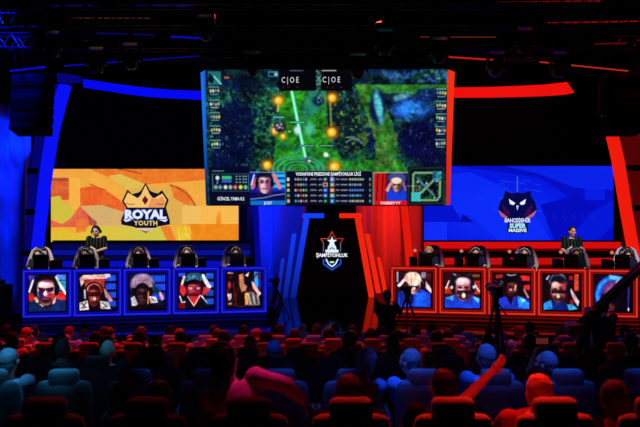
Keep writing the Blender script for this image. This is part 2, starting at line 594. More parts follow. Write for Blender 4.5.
# outlined star-topped shield: drawn as thin strips
def strip(a, b, w):
    dx, dy = b[0] - a[0], b[1] - a[1]; L = math.hypot(dx, dy); nx, ny = -dy / L * w / 2, dx / L * w / 2
    return [(a[0] + nx, a[1] + ny), (b[0] + nx, b[1] + ny), (b[0] - nx, b[1] - ny), (a[0] - nx, a[1] - ny)]
def outline(pts, w, closed=True):
    return [strip(a, b, w) for a, b in zip(pts, pts[1:] + (pts[:1] if closed else []))]
top = [(323.5, 252), (323.5, 243), (320.8, 238.6), (328.5, 238.6), (332, 231.5), (335.5, 238.6), (343.2, 238.6), (340.5, 243), (340.5, 252)]
logo_part('emblem_outline', outline(top[1:5], .7, False), (200, 80, 66), .0)
logo_part('emblem_outline', outline(top[4:8], .7, False), (190, 54, 46), .0)
logo_part('emblem_outline', outline(top[:2], .9, False) + outline(top[7:], .9, False), (96, 100, 140), .0)
star = []
for i in range(10):
    r = 5.4 if i % 2 == 0 else 2.2
    star.append((332 + r * .95 * math.sin(i * math.pi / 5), 241.6 - r * math.cos(i * math.pi / 5)))
logo_part('emblem_star', [[(332, 241.6), star[i], star[(i + 1) % 10]] for i in range(10)], (235, 245, 255), .0)
logo_part('emblem_face', [[(328.2, 246), (332, 243.6), (335.8, 246), (336.6, 250), (327.4, 250)], [(325.5, 249.8), (338.5, 249.8), (338.5, 252.6), (325.5, 252.6)]], (225, 238, 250), .0)
logo_part('emblem_face', [[(329, 249.2), (332, 247), (335, 249.2), (335, 250), (332, 248.2), (329, 250)]], (20, 40, 60), -.01)
logo_part('emblem_chin', outline([(326, 259), (328.5, 264), (332, 266.6), (335.5, 264), (338, 259)], 1.4, False) + [[(329.6, 261.4), (334.4, 261.4), (333.6, 263), (330.4, 263)]], (205, 235, 250), .0)
logo_part('emblem_point', outline([(323.5, 259), (323.5, 264), (332, 270), (340.5, 264), (340.5, 259)], 1.3, False), (30, 84, 220), .0)
tm = text_mesh('ŞAMPİYONLUK', P(0, 253.2, D_P).z - P(0, 256.8, D_P).z, bold=.028, width=(348 - 316.2) / F_PX * D_P)
tm.materials.append(glow('portal_letters', (245, 248, 255)))
link('lettering', tm, por, pz(332, 255, -.012))
def bar(side, xb0, xb1, xt0, xt1, yt, capx=None):
    blue = side < 0
    m = glow('bar_blue', (22, 62, 252), 1.0, .72, 'Z', .1, 2.0) if blue else glow('bar_red', (240, 36, 16), 1.0)
    mb = MB(); q = [P(xb0, 297, D_P), P(xb1, 297, D_P), P(xt1, yt, D_P), P(xt0, yt, D_P)]
    mb.prism([(p.x - off.x, max(p.z, 0.0)) for p in q], -.05, .16)
    o = mb.build('light_bar', m, por)
    if capx:
        c = MB(); q = [P(x, y, D_P) for x, y in capx]
        c.prism([(p.x - off.x, p.z) for p in q], -.05, .16)
        c.build('light_bar_cap', m, o)
bar(-1, 290, 296, 304, 309.3, 218.5, [(302, 218), (303.5, 213.5), (324, 213.5), (324, 218)])
bar(-1, 282.6, 287.6, 292, 296.3, 234)
bar(-1, 276.2, 279.6, 281.3, 284.3, 259)
bar(1, 368.8, 374.6, 354.8, 360.6, 218.5, [(339.5, 213.5), (361, 213.5), (362.3, 218), (339.5, 218)])
bar(1, 377, 381.8, 365, 369.5, 234)
bar(1, 384.6, 388, 377.2, 380.6, 258)

# ================================================================== BANNER SCREENS
D_B = 17.45
def screen_thing(name, label, px0, px1, py0, py1, d, canvas):
    root = thing(name, label, 'LED screen', (P((px0 + px1) / 2, 0, d).x, d, 0))
    off = root.location
    a, b = P(px0, py0, d) - off, P(px1, py1, d) - off
    mb = MB(); mb.box(((a.x + b.x) / 2, .09, (a.z + b.z) / 2), (b.x - a.x + .06, .14, a.z - b.z + .06), bevel=.01); mb.build('casing', BLACK, root)
    canvas.build('picture', [(a.x, 0, a.z), (b.x, 0, a.z), (b.x, 0, b.z), (a.x, 0, b.z)], root)
    st = MB()
    for x in (a.x + .6, 0, b.x - .6): st.box((x, .22, a.z / 2), (.08, .08, a.z))
    st.build('wall_mount', METAL, root)
    return root
c = Canvas(51, 169, 238.5, 242, 2.5, (240, 168, 62))
c.poly([(90, 169), (205, 169), (205, 180), (150, 184), (128, 186), (110, 178)], (232, 112, 34))
c.poly([(51, 178), (69, 178), (69, 200), (51, 200)], (214, 84, 44)).rect(51, 178, 69, 181, (170, 60, 50))
c.poly([(69, 169), (80, 169), (80, 208), (69, 210)], (246, 176, 68))
c.poly([(51, 169), (90, 169), (90, 178), (51, 178)], (240, 160, 58)).rect(80, 178, 90, 188, (238, 166, 64))
c.poly([(108, 176), (120, 174), (145, 184), (150, 190), (128, 190)], (222, 188, 80))
c.poly([(90, 176), (100, 178), (118, 188), (126, 198), (124, 206), (108, 192), (90, 184)], (243, 170, 62))
c.poly([(80, 188), (92, 186), (106, 190), (120, 200), (126, 206), (126, 214), (80, 206)], (233, 88, 34))
c.line([(90, 184), (99, 188), (106, 190)], .9, (150, 60, 30))
c.line([(118, 169), (128, 170.5), (142, 174)], .8, (110, 40, 30))
c.poly([(51, 197), (60, 196), (64, 204), (70, 205), (74, 212), (76, 222), (68, 220), (62, 224), (56, 220), (51, 219)], (203, 192, 62))
c.poly([(80, 206), (102, 205), (124, 212), (126, 226), (96, 226), (90, 216)], (210, 172, 112))
c.poly([(51, 220), (62, 224), (70, 219), (80, 206), (88, 214), (97, 225), (97, 227), (51, 227)], (226, 92, 66))
c.poly([(87, 214), (97, 222), (96, 226), (90, 225)], (166, 60, 60))
c.rect(51, 227, 88, 242.5, (238, 172, 52)).rect(76, 220, 86, 242.5, (232, 112, 48)).rect(88, 226, 132, 242.5, (214, 196, 62))
c.poly([(51, 240), (51, 232), (62, 229), (75, 233), (88, 231), (88, 242.5), (51, 242.5)], (224, 190, 48))
c.poly([(124, 190), (150, 186), (180, 190), (200, 206), (200, 224), (150, 226), (126, 226)], (222, 172, 78))
c.poly([(170, 184), (178, 186), (186, 190), (192, 197), (196, 206), (184, 204), (174, 198)], (231, 110, 40))
c.line([(170, 185), (178, 188), (186, 193), (191, 199), (196, 206)], 1.0, (140, 60, 34))
c.poly([(205, 169), (243, 169), (243, 206), (205, 206)], (232, 168, 70))
c.rect(196, 206, 243, 224, (246, 184, 80)).rect(182, 206, 200, 224, (240, 190, 96))
c.rect(188, 224, 243, 242.5, (238, 132, 20)).poly([(217, 213), (221, 211), (221, 224), (216, 224)], (240, 140, 30))
c.poly([(132, 226), (164, 226), (170, 242.5), (128, 242.5)], (206, 198, 70))
c.poly([(160, 226), (170, 226), (177, 242.5), (168, 242.5)], (236, 120, 40)).rect(176, 226, 190, 242.5, (232, 188, 40))
for k in range(14):
    x = 177 + RNG.random() * 13; y = 226 + RNG.random() * 14
    c.line([(x, y), (x + 1.5, y + 5)], .8, (250, 226, 90), .8)
for k in range(10): c.mottle(np.ones(c.X.shape), (250, 190, 90), 6, .6, 2, .12)
c.grain(.05)
banL = screen_thing('led_banner_screen', 'wide orange and yellow LED banner screen with a crown team logo', 51, 238.5, 169, 242, D_B, c)
offb = banL.location.copy()
def pb(x, y, dy=0.0): return P(x, y, D_B) - offb + Vector((0, dy, 0))
lp = lambda n, pl, col, dy: logo_part(n, pl, col, dy, banL, pb)
def tri_fan(c0, pts): return [[c0, a, b] for a, b in zip(pts, pts[1:] + pts[:1])]
INK = (16, 16, 40)
crown = [(122, 201), (127.5, 189.5), (130, 195), (134, 193.5), (138.5, 192.5), (141.5, 190), (145.6, 182.5), (150, 190.5), (154, 192.5), (158, 193.5), (162, 190), (168.8, 200), (166, 207.5), (170, 220.5), (170, 224.5), (158, 226.5), (148, 231.5), (146, 233), (143, 231.5), (134, 227), (121.5, 224.5), (121, 220), (126, 208)]
lp('emblem_outline', tri_fan((146, 208), crown), INK, -.006)
gold = [(124, 201), (128, 192.5), (131, 198), (136.5, 199.5), (141, 195), (145.6, 185.3), (150.2, 195), (154.5, 199.5), (160, 198), (162.5, 193.5), (166.6, 200), (164, 207.5), (127.8, 207.5)]
lp('emblem_crown', tri_fan((146, 203), gold), (246, 196, 110), -.012)
lp('emblem_shade', [[(152, 197), (158, 199.5), (163, 196), (165, 201), (163, 207.4), (148, 207.4)]], (236, 150, 90), -.014)
lp('emblem_gem', [[(142, 200), (145.3, 195.5), (148.6, 200), (145.3, 205)]], (110, 20, 40), -.018)
lp('emblem_line', outline([(126, 203.5), (131, 204.5), (135, 203.8)], .8, False) + outline([(157, 203.8), (161, 204.5), (165, 203.5)], .8, False), (150, 50, 60), -.018)
lp('emblem_base', [[(134, 228), (158, 228), (146, 231.5)]], (230, 190, 170), -.014)
lp('emblem_wing', [[(123.5, 219.5), (128, 217.5), (132, 220), (126, 222)]], (226, 226, 244), -.014)
lp('emblem_wing', [[(168, 219.5), (163.5, 217.5), (159.5, 220), (165.5, 222)]], (226, 226, 244), -.014)
def put_text(txt, x0, x1, y0, y1, parent, pt, d, color, dy, bold=.03, shear=0.0, strength=1.0, sp=1.0):
    t = text_mesh(txt, (y1 - y0) / F_PX * d, bold, shear, (x1 - x0) / F_PX * d, sp)
    t.materials.append(glow('ink_%d_%d_%d' % color, color, strength))
    return link('lettering', t, parent, pt((x0 + x1) / 2, (y0 + y1) / 2, dy))
put_text('ROYAL', 124.6, 167, 209.5, 218.6, banL, pb, D_B, (60, 90, 190), -.015, .085)
put_text('ROYAL', 125, 166.6, 209.8, 218.3, banL, pb, D_B, (228, 236, 255), -.02, .05)
put_text('YOUTH', 134, 157.5, 220.6, 225.2, banL, pb, D_B, (236, 206, 130), -.02, .03, sp=1.15)

c = Canvas(424, 166, 613.5, 242, 2.0, (6, 24, 226))
c.poly([(452, 166), (560, 166), (613.5, 176), (613.5, 215), (580, 205), (540, 178), (500, 172)], (6, 14, 196))
c.poly([(424, 186), (440, 176), (470, 172), (510, 190), (540, 222), (552, 242), (500, 242), (470, 215), (440, 210)], (10, 40, 244))
c.ell(500, 215, 60, 28, (14, 48, 250), .5, .6)
c.poly([(505, 166), (613.5, 166), (613.5, 190), (575, 188), (560, 182), (540, 174)], (10, 36, 236), .9)
c.poly([(424, 205), (452, 205), (462, 222), (424, 222)], (4, 18, 206)).poly([(460, 222), (463, 214), (474, 222)], (4, 10, 160))
c.rect(424, 222, 447, 242, (16, 44, 246)).poly([(540, 205), (575, 195), (613.5, 215), (613.5, 242), (555, 242)], (4, 12, 190))
c.poly([(566, 242), (592, 212), (613.5, 200), (613.5, 225), (596, 242)], (6, 24, 216)).rect(585, 186, 605, 200, (10, 36, 240), .7)
for x, s in [(531, 7), (538, 6), (546, 4), (556, 5), (565, 5), (574, 4), (584, 5), (596, 5)]:
    y = 216 if x > 540 else 203
    c.line([(x - s * .3, y - s * .5), (x - s * .3, y + s * .6), (x + s * .3, y + s * .6)], .7, (36, 56, 226), .4)
for k in range(26):
    x, y = 490 + RNG.random() * 50, 180 + RNG.random() * 34
    c.line([(x, y), (x + 3 + RNG.random() * 4, y + RNG.random() * 3 - 1)], 1.1, (50, 90, 236), .35)
c.line([(517.4, 177), (517.4, 192)], .8, (80, 120, 240))
c.grain(.06)
banR = screen_thing('led_banner_screen', 'wide saturated blue LED banner screen with a dark owl team logo', 424, 613.5, 166, 242, D_B, c)
offr = banR.location.copy()
def pr(x, y, dy=0.0): return P(x, y, D_B) - offr + Vector((0, dy, 0))
rp = lambda n, pl, col, dy: logo_part(n, pl, col, dy, banR, pr)
owl = [(505, 190.5), (512, 193.5), (517.3, 192.3), (523, 193.5), (530, 190.5), (531.5, 197), (535, 202), (537, 209), (533, 216), (526, 219.5), (517.3, 221), (508, 219.5), (501, 216), (498, 209), (500, 202), (503.5, 197)]
rp('emblem_owl', tri_fan((517.3, 206), owl), (7, 8, 74), -.006)
def both(name, pts, col, dy):
    rp(name, [pts], col, dy); rp(name, [[(2 * 517.3 - x, y) for x, y in pts]], col, dy)
both('emblem_collar', [(498.2, 210), (501, 216), (508, 219.5), (507, 216.5), (502, 213)], (190, 96, 110), -.012)
both('emblem_feather', [(502, 204), (508, 210), (511, 217), (504, 213)], (60, 10, 70), -.011)
both('emblem_eye', [(508.8, 199), (515, 203), (513.6, 205), (510, 204)], (240, 246, 255), -.012)
rp('emblem_beak', [[(516, 205.5), (518.6, 205.5), (517.3, 210.6)]], (190, 206, 240), -.012)
rp('emblem_plate', [[(507.5, 222.5), (527.5, 222.5), (528, 231.8), (524, 233.6), (517.4, 232.4), (511, 233.6), (507, 231.8)]], (8, 12, 70), -.008)
put_text('BAHÇEŞEHİR', 504.6, 530.4, 218.2, 222.2, banR, pr, D_B, (226, 232, 255), -.016, .03)
put_text('SUPER', 509.4, 525.8, 223.4, 227.8, banR, pr, D_B, (170, 236, 250), -.016, .05)
put_text('MASSIVE', 508.6, 526.4, 228.6, 231.8, banR, pr, D_B, (214, 240, 252), -.016, .04)
# ================================================================== HANGING MAIN SCREEN
DT, DB = 14.03, 14.5
TL, TR, BR_, BL = P(203.5, 69.5, DT), P(449, 69, DT), P(446.5, 205, DB), P(207.5, 205, DB)
main = thing('hanging_led_screen', 'huge hanging LED screen showing a forest battle video game match', 'LED screen', (P(326, 0, DB).x, DB, P(0, 205, DB).z))
off = main.location.copy()
c = Canvas(203.5, 69, 449, 205, 2.2, (14, 44, 50))
one = np.ones(c.X.shape)
c.mottle(one, (10, 24, 66), 16, .45, 4); c.mottle(one, (22, 78, 62), 9, .6, 5, .8); c.mottle(one, (4, 14, 30), 7, .62, 6, .8)
# left jungle
zl = c.zone(203, 84, 285, 205, 8)
c.mottle(zl, (28, 110, 84), 6, .58, 5, .9); c.mottle(zl, (64, 160, 120), 3.2, .78, 6, .8); c.mottle(zl, (3, 12, 24), 4.5, .68, 6, .8)
c.put(c.blob(236, 128, 26, 34), (6, 14, 54), .9); c.put(c.blob(226, 160, 24, 22), (6, 12, 56), .9); c.put(c.blob(250, 84, 14, 14), (5, 10, 26), .8)
c.mottle(c.zone(252, 92, 280, 168, 4), (44, 130, 60), 3, .5, 5, .85); c.mottle(c.zone(254, 92, 282, 168, 4), (6, 30, 30), 4, .6, 6, .8)
# lane
c.poly([(281, 90), (327, 90), (332, 120), (328, 142), (345, 160), (400, 158), (412, 175), (270, 175), (276, 130)], (34, 128, 26))
zg = c.zone(276, 88, 336, 172, 5)
c.mottle(zg, (44, 134, 30), 7, .5, 4, .8); c.mottle(zg, (18, 84, 28), 6, .68, 5, .5); c.mottle(zg, (28, 120, 96), 8, .68, 5, .6)
c.mottle(c.zone(330, 148, 410, 178, 5), (34, 122, 54), 8, .45, 4, .9); c.mottle(c.zone(330, 148, 410, 178, 5), (14, 80, 60), 6, .7, 4, .5)
# tree wall right of the lane
c.poly([(326, 90), (352, 90), (362, 120), (366, 146), (352, 152), (338, 148), (328, 128)], (9, 24, 34))
zt = c.zone(326, 88, 362, 150, 4)
c.mottle(zt, (60, 120, 40), 3, .66, 6, .9); c.mottle(zt, (20, 60, 90), 4, .66, 6, .8); c.mottle(zt, (150, 150, 60), 2, .84, 8, .7)
# river side
c.poly([(355, 84), (449, 84), (449, 96), (395, 92), (380, 94), (392, 120), (398, 140), (400, 170), (376, 170), (376, 140), (366, 112)], (46, 122, 36))
c.mottle(c.zone(354, 82, 402, 172, 3), (84, 120, 48), 6, .6, 5, .8); c.mottle(c.zone(374, 126, 388, 168, 6), (96, 104, 56), 5, .4, 3, .6)
c.put(c.blob(378, 106, 10, 22), (10, 26, 66), 1); c.ell(379, 106, 3.8, 15, (84, 200, 210), 1, .8, -12)
c.put(c.blob(412, 108, 24, 14), (16, 44, 140), 1); c.ell(412, 108, 17, 7, (40, 124, 226), 1, .9); c.ell(402, 96, 9, 3, (110, 190, 210), .7, .9, -15); c.ell(390, 74, 11, 3, (60, 120, 190), .9, .9, 8); c.put(c.blob(430, 94, 18, 8), (18, 40, 110), .9)
c.mottle(c.zone(396, 86, 449, 128, 4), (60, 140, 180), 3.2, .74, 6, .8); c.mottle(c.zone(390, 116, 449, 160, 4), (34, 110, 110), 4, .66, 6, .8)
c.put(c.blob(420, 140, 24, 24), (8, 10, 58), 1); c.put(c.blob(440, 155, 24, 24), (9, 10, 50), .9)
c.mottle(c.zone(385, 70, 449, 82, 2), (44, 100, 190), 3, .6, 6, .9); c.mottle(c.zone(420, 70, 449, 82, 2), (70, 130, 100), 3, .6, 6, .9)
c.relief(9, .25).relief(3.0, .3)
c.mottle(zl, (110, 190, 150), 2.2, .84, 8, .6); c.mottle(c.zone(385, 84, 449, 165, 6), (90, 170, 190), 2.0, .86, 8, .6); c.mottle(one, (2, 6, 16), 5, .76, 6, .4)
c.soften(1)
# teal rings on the ground, beam, flames and fighters
for rx in (26, 21, 15, 9): c.ring(297, 168, rx, rx * .5, .9, (60, 180, 150), .75)
c.ell(313, 100, 8, 22, (40, 140, 150), .6, .9, 25); c.ell(309, 128, 5, 6, (90, 220, 200), .7, .9)
c.line([(291.5, 91), (298, 125), (304.5, 156)], 4.6, (20, 200, 130), .6); c.line([(291.5, 91), (298, 125), (304.5, 156)], 2.2, (170, 255, 230))
for x, y, r in [(278, 99.5, 3.8), (332, 97, 3.8), (331.5, 131, 4.2), (265.5, 164, 3.8), (334, 166, 4.6), (273.5, 130, 2.8), (282, 135, 2.4)]:
    c.ell(x, y, r * 1.5, r * 1.5, (220, 110, 10), .8, 1.0); c.ell(x, y, r, r, (255, 196, 40), 1, .6); c.ell(x - .5, y - .5, r * .4, r * .4, (255, 236, 150), 1, .6)
c.line([(278, 104), (277, 110)], 2, (210, 190, 120), .8); c.line([(330, 102), (331, 124)], 2.4, (170, 190, 90), .6)
c.ell(279, 126, 6, 5, (24, 26, 60), 1, .5)
for k in range(26): c.ell(279 + RNG.normal() * 4, 126 + RNG.normal() * 3, .9, .9, [(240, 180, 90), (80, 110, 220), (230, 220, 210), (190, 60, 40)][k % 4], .9)
c.ell(296.5, 129, 3.2, 4, (200, 240, 250), .95, .8); c.ell(306, 159, 3, 3, (60, 90, 130), 1, .6); c.ell(308.5, 160, 1.4, 1.4, (250, 210, 170), 1, .6)
c.ell(325.5, 153.5, 2.4, 2.4, (255, 255, 250), 1, .9); c.ell(318, 100, 6, 5, (14, 24, 66), .9, .6)
for x0, x1, y, k in [(272, 284, 116, (90, 200, 230)), (289, 304, 121, (90, 220, 170)), (298, 314, 144.5, (120, 210, 210)), (319, 333, 144.5, (110, 220, 180)), (346, 356, 136, (110, 150, 120))]:
    c.rect(x0 - .4, y - 1.1, x1 + .4, y + 1.1, (8, 14, 20)); c.rect(x0, y - .6, x1, y + .6, k)
c.line([(346, 141), (351, 138), (358, 138), (362, 142)], 1.4, (110, 140, 150), .9)
# score boxes
c.rect(279, 69, 316.5, 90, (5, 5, 12)); c.rect(321, 69, 352, 90, (5, 5, 12)); c.rect(316.5, 70, 321, 98, (28, 60, 60))
c.mottle(c.zone(316, 70, 321.5, 102, .5), (110, 180, 150), 1.6, .5, 6, .9); c.line([(290, 70.3), (303, 70.3)], .7, (120, 130, 150)); c.line([(322, 70.3), (336, 70.3)], .9, (210, 214, 220))
for x in (283, 288, 297, 327, 333, 341): c.ell(x, 86.5, 1, .8, (110, 20, 26), .9)
c.rect(268, 71, 278, 76.5, (60, 130, 150)); c.rect(269, 72, 274, 75.5, (12, 30, 40)); c.rect(274.5, 72.5, 277, 75, (150, 210, 220))
# corner portraits and champion rows
c.rect(207.5, 71, 221, 84, (36, 110, 110)); c.poly([(209, 72), (214, 78), (212, 83), (207.5, 80)], (10, 24, 30)); c.line([(214, 76), (220.5, 83)], 1.6, (120, 220, 230)); c.rect(222, 74, 233, 79.5, (20, 26, 30)); c.rect(224, 76, 229, 78, (150, 90, 90))
def champ(x0, y, fl):
    c.rect(x0 - .6, y - 4.6, x0 + 11, y + 5.2, (8, 14, 26), .8)
    c.line([(x0, y - 3.9), (x0 + 10, y - 3.9)], .9, (110, 200, 190)); 
    for k in range(4):
        col = [(236, 206, 90), (224, 232, 220), (90, 130, 210), (206, 170, 110), (120, 210, 190)][(k + fl) % 5]
        c.ell(x0 + 1.5 + k * 2.6, y - .6 + RNG.random(), 1.1, 1.9, col, .95, .5)
    c.line([(x0 + 1.5, y + 3.4), (x0 + 9, y + 3.4)], 1.0, [(90, 190, 220), (200, 220, 230)][fl % 2], .9)
for k, y in enumerate((90, 103, 115.5, 128.5, 143)): champ(208.5, y, k)
for k, y in enumerate((92.5, 104.5, 117, 129.5, 142.5)): champ(436.5, y, k + 2)
# lower overlay: stats box, cameras, match table, small map
c.rect(206, 166, 247.5, 205, (7, 10, 38), .96); c.rect(209, 172.5, 246.5, 191, (60, 130, 130)); c.rect(209.7, 173.2, 245.8, 190.3, (8, 20, 40))
c.ell(214.5, 177, 2, 2.2, (220, 230, 240)); c.line([(214.5, 180), (214, 183)], 1.2, (120, 150, 220)); c.rect(219, 175, 229, 178.6, (50, 190, 120)); c.rect(219, 179, 229, 182, (60, 90, 210))
for x in (234, 237.5, 241, 243.5):
    for y in (175.5, 178.5, 181.5): c.ell(x, y, 1.2, .8, (130, 170, 190), .9)
for k, x in enumerate((212.5, 217, 222.5, 227.5, 232.5, 238, 243)): c.ell(x, 186.6, 2, 2.2, [(130, 170, 160), (110, 150, 170), (210, 230, 230), (150, 190, 170), (230, 110, 100), (236, 226, 60), (100, 200, 180)][k], 1, .5)
c.line([(210, 170), (221, 170)], 1.2, (90, 130, 130))
def face(c, x, y, w, h, skin, hair, shade, beard=None):
    """simple head painted on a screen"""
    c.ell(x, y - h * .12, w * .58, h * .56, hair, 1, .15); c.ell(x, y - h * .02, w * .5, h * .48, skin, 1, .15); c.ell(x, y + h * .24, w * .4, h * .3, skin, 1, .15)
    c.ell(x, y - h * .46, w * .5, h * .17, hair, 1, .4); c.ell(x + w * .36, y + h * .1, w * .26, h * .5, shade, .75, 1.0); c.ell(x - w * .44, y + h * .12, w * .16, h * .4, shade, .5, 1.0)
    c.ell(x - w * .08, y - h * .24, w * .26, h * .12, tuple(min(255, v + 26) for v in skin), .8, 1.0); c.ell(x - w * .22, y + h * .1, w * .12, h * .1, tuple(min(255, v + 20) for v in skin), .8, 1.0)
    for s in (-1, 1):
        c.ell(x + s * w * .2, y - h * .08, w * .16, h * .07, shade, .95, .4); c.line([(x + s * w * .08, y - h * .17), (x + s * w * .34, y - h * .2)], h * .05, hair, .9)
        c.ell(x + s * w * .2, y - h * .08, w * .05, h * .035, (12, 10, 16), 1, .3)
    c.poly([(x - w * .02, y - h * .1), (x + w * .1, y + h * .14), (x - w * .06, y + h * .14)], shade, .5); c.ell(x - w * .03, y + h * .08, w * .05, h * .09, tuple(min(255, v + 36) for v in skin), .9, .6)
    if beard: c.ell(x, y + h * .36, w * .36, h * .17, beard, .85, .5)
    c.line([(x - w * .16, y + h * .27), (x + w * .16, y + h * .27)], h * .05, (110, 40, 44))
def ear_cups(c, x, y, w, h, col):
    c.ring(x, y - h * .02, w * .6, h * .62, w * .09, col, 1) if False else None
    n = 14
    pts = [(x + w * .6 * math.cos(math.pi + math.pi * i / n), y - h * .05 + h * .66 * math.sin(math.pi + math.pi * i / n)) for i in range(n + 1)]
    c.line(pts, w * .1, col)
    for s in (-1, 1): c.ell(x + s * w * .56, y + h * .05, w * .13, h * .22, col, 1, .2)
c.rect(247.5, 171.5, 283.5, 205, (18, 22, 150)); c.rect(269, 172, 283.5, 190, (10, 60, 190))
for y in (173, 178.5, 184): c.rect(270, y, 283.5, y + 3.4, (36, 190, 230))
c.poly([(248, 192), (283.5, 192), (283.5, 200.4), (248, 200.4)], (10, 14, 80)); c.line([(248, 199), (262, 197.5), (272, 195), (283, 193.5)], .8, (150, 190, 240))
c.line([(250, 187), (255, 178)], 4, (200, 110, 130)); c.line([(272, 174), (278, 187)], 4, (220, 130, 150)); c.line([(252, 174), (249, 184)], 1.5, (240, 240, 250))
face(c, 262.5, 183, 13, 19, (232, 188, 194), (14, 12, 28), (110, 40, 90)); ear_cups(c, 262.5, 182, 14, 17, (10, 10, 20))
c.rect(247.5, 200.4, 283.5, 205, (14, 110, 206)); c.rect(247.5, 171, 283.5, 171.8, (120, 160, 220))
c.rect(283.5, 169.5, 373.5, 205, (8, 12, 30)); c.line([(284, 204), (284, 171), (286, 169.8), (371, 169.8), (373, 171), (373, 204)], .8, (70, 130, 110))
for r, y in enumerate((178.6, 184.1, 189.7, 195.2, 200.9)):
    c.rect(285.5, y - 1.6, 288, y + 1.8, [(210, 220, 220), (206, 196, 150), (190, 200, 160), (90, 140, 130), (214, 180, 150)][r])
    for k in range(6):
        col = [(200, 70, 60), (230, 210, 180), (90, 110, 230), (80, 190, 160), (210, 200, 90), (150, 160, 210)][(k * 5 + r * 7) % 6]
        if k: c.ell(291.5 + k * 2.7, y, 1.15, 1.4, col, .9, .5)
        c.ell(350 + k * 2.6, y, 1.15, 1.3, [(210, 206, 120), (150, 200, 190), (120, 130, 240), (60, 150, 230), (150, 170, 200)][(r + k % 2) % 5], .9 if k < 6 - r % 2 else .2, .5)
    for x0, x1 in ((309.5, 315.5), (318, 321.5), (335.5, 338.5), (340.5, 347.5)): [c.line([(q, y + .4 * (-1) ** int(q * 3)), (q + .5, y - .2)], .9, (170, 176, 188), .9) for q in np.arange(x0, x1, .9)]
    c.rect(322.3, y - 2.2, 327, y + 2.2, [(20, 60, 70), (190, 150, 150), (20, 80, 190), (20, 70, 170), (10, 40, 30)][r]); c.rect(329.3, y - 2.2, 333.8, y + 2.2, [(120, 130, 200), (110, 140, 110), (220, 120, 90), (110, 170, 150), (30, 110, 190)][r])
    c.ell(324.6, y, 1.2, 1.3, [(170, 200, 200), (70, 20, 30), (120, 190, 250), (150, 210, 240), (60, 220, 90)][r], 1, .4); c.ell(331.5, y, 1.1, 1.2, (225, 225, 235), .8, .5)
    c.ell(370.3, y, 1, 1.7, [(110, 170, 150), (190, 100, 90), (100, 150, 140), (140, 140, 140), (110, 170, 140)][r], .9)
c.rect(374, 172, 408.5, 205, (22, 18, 96)); c.rect(374, 172, 388, 201, (206, 22, 24)); 
for x in (377.5, 383, 386.5): c.poly([(x, 172), (x + 1.6, 172), (x + .4, 201), (x - 1.2, 201)], (120, 10, 14))
c.ell(398, 177, 9, 6, (70, 80, 140), .9, .3); c.ell(397.5, 196, 10.5, 10, (24, 60, 220), 1, .2); c.poly([(386, 190), (391, 181), (393, 183), (389, 192)], (220, 160, 150)); c.poly([(408, 190), (405, 180), (403, 183), (406, 191)], (150, 100, 120))
face(c, 397.5, 185, 9, 12, (206, 150, 120), (236, 206, 170), (50, 24, 40)); c.ell(397.3, 179.8, 5.4, 3, (245, 224, 196), 1, .4)
c.rect(374, 200.4, 408.5, 205, (214, 20, 36)); c.rect(374, 171.4, 408.5, 172.2, (190, 170, 150)); c.line([(374.2, 172), (374.2, 205)], .7, (190, 160, 130))
c.rect(409, 166, 446, 205, (9, 14, 20)); c.line([(410, 204), (410, 170), (412, 167.4), (444, 166.8), (445.5, 168), (445.5, 203), (410, 204)], 1, (40, 60, 60))
c.rect(413, 170.5, 443, 201.5, (16, 40, 34)); c.mottle(c.zone(413, 170, 443, 202, 1), (6, 14, 20), 4, .45, 6); c.mottle(c.zone(413, 170, 443, 202, 1), (40, 90, 60), 2.4, .62, 6)
c.line([(414.5, 198), (414.5, 174), (416, 172), (434, 172)], 2.2, (130, 180, 130), .9); c.line([(442, 178), (442, 196), (439, 200), (422, 200)], 2.2, (130, 190, 130), .9)
c.line([(421, 194), (438, 177)], 2.4, (130, 190, 140), .9); c.line([(419, 178), (425, 184), (431, 190), (436, 195)], 2, (60, 140, 160), .9)
c.rect(412.5, 192, 422, 201.5, (60, 190, 190)); c.rect(435, 170.5, 443.5, 179, (50, 170, 190)); c.mottle(c.zone(434, 170, 444, 180, 1), (16, 60, 90), 1.6, .55, 8)
for k in range(12): c.ell(415 + RNG.random() * 26, 173 + RNG.random() * 26, .9, .9, [(230, 220, 210), (90, 120, 240), (210, 70, 60)][k % 3])
c.line([(408, 185.5), (421, 185.5)], .6, (220, 220, 220), .7); c.line([(421, 185.5), (421, 193)], .6, (220, 220, 220), .7)
c.soften(1).grain(.14)
c.build('picture', [p - off for p in (TL, TR, BR_, BL)], main)
nrm = (TR - TL).cross(BL - TL).normalized()
if nrm.y > 0: nrm = -nrm                                  # towards the audience
def ms(x, y, dn=0.0):
    u, v = (x - 203.5) / 245.5, (y - 69) / 136
    return (TL * (1 - u) + TR * u) * (1 - v) + (BL * (1 - u) + BR_ * u) * v + nrm * dn - off
def slab3(quad, back):
    a = [Vector(p) for p in quad]; b = [p - nrm * back for p in a]
    m = MB(); m.add(a + b, [(0, 1, 2, 3), (7, 6, 5, 4)] + [(i, i + 4, (i + 1) % 4 + 4, (i + 1) % 4) for i in range(4)])
    return m
slab3([ms(203, 66, -.02), ms(449.5, 66, -.02), ms(449.5, 206, -.02), ms(203, 206, -.02)], .3).build('casing', BLACK, main)
slab3([ms(200.5, 72, .0), ms(205.4, 69.5, .0), ms(204.4, 205, .0), ms(202, 205, .0)], .3).build('side_light', glow('screen_blue', (28, 110, 236), 1.0, .93, 'Z', .2, 2.3), main)
slab3([ms(447.5, 69, .0), ms(454.8, 72, .0), ms(452.5, 205, .0), ms(448.5, 205, .0)], .3).build('side_light', glow('screen_red', (246, 48, 14), 1.0, .35, 'Z', 0, 2.0), main)
for x in (235, 326, 418):
    hb = MB(); a = ms(x, 67, -.15); hb.tube([a, (a.x, a.y, 9.1 - off.z)], .02, 6); hb.build('hanging_cable', METAL, main)
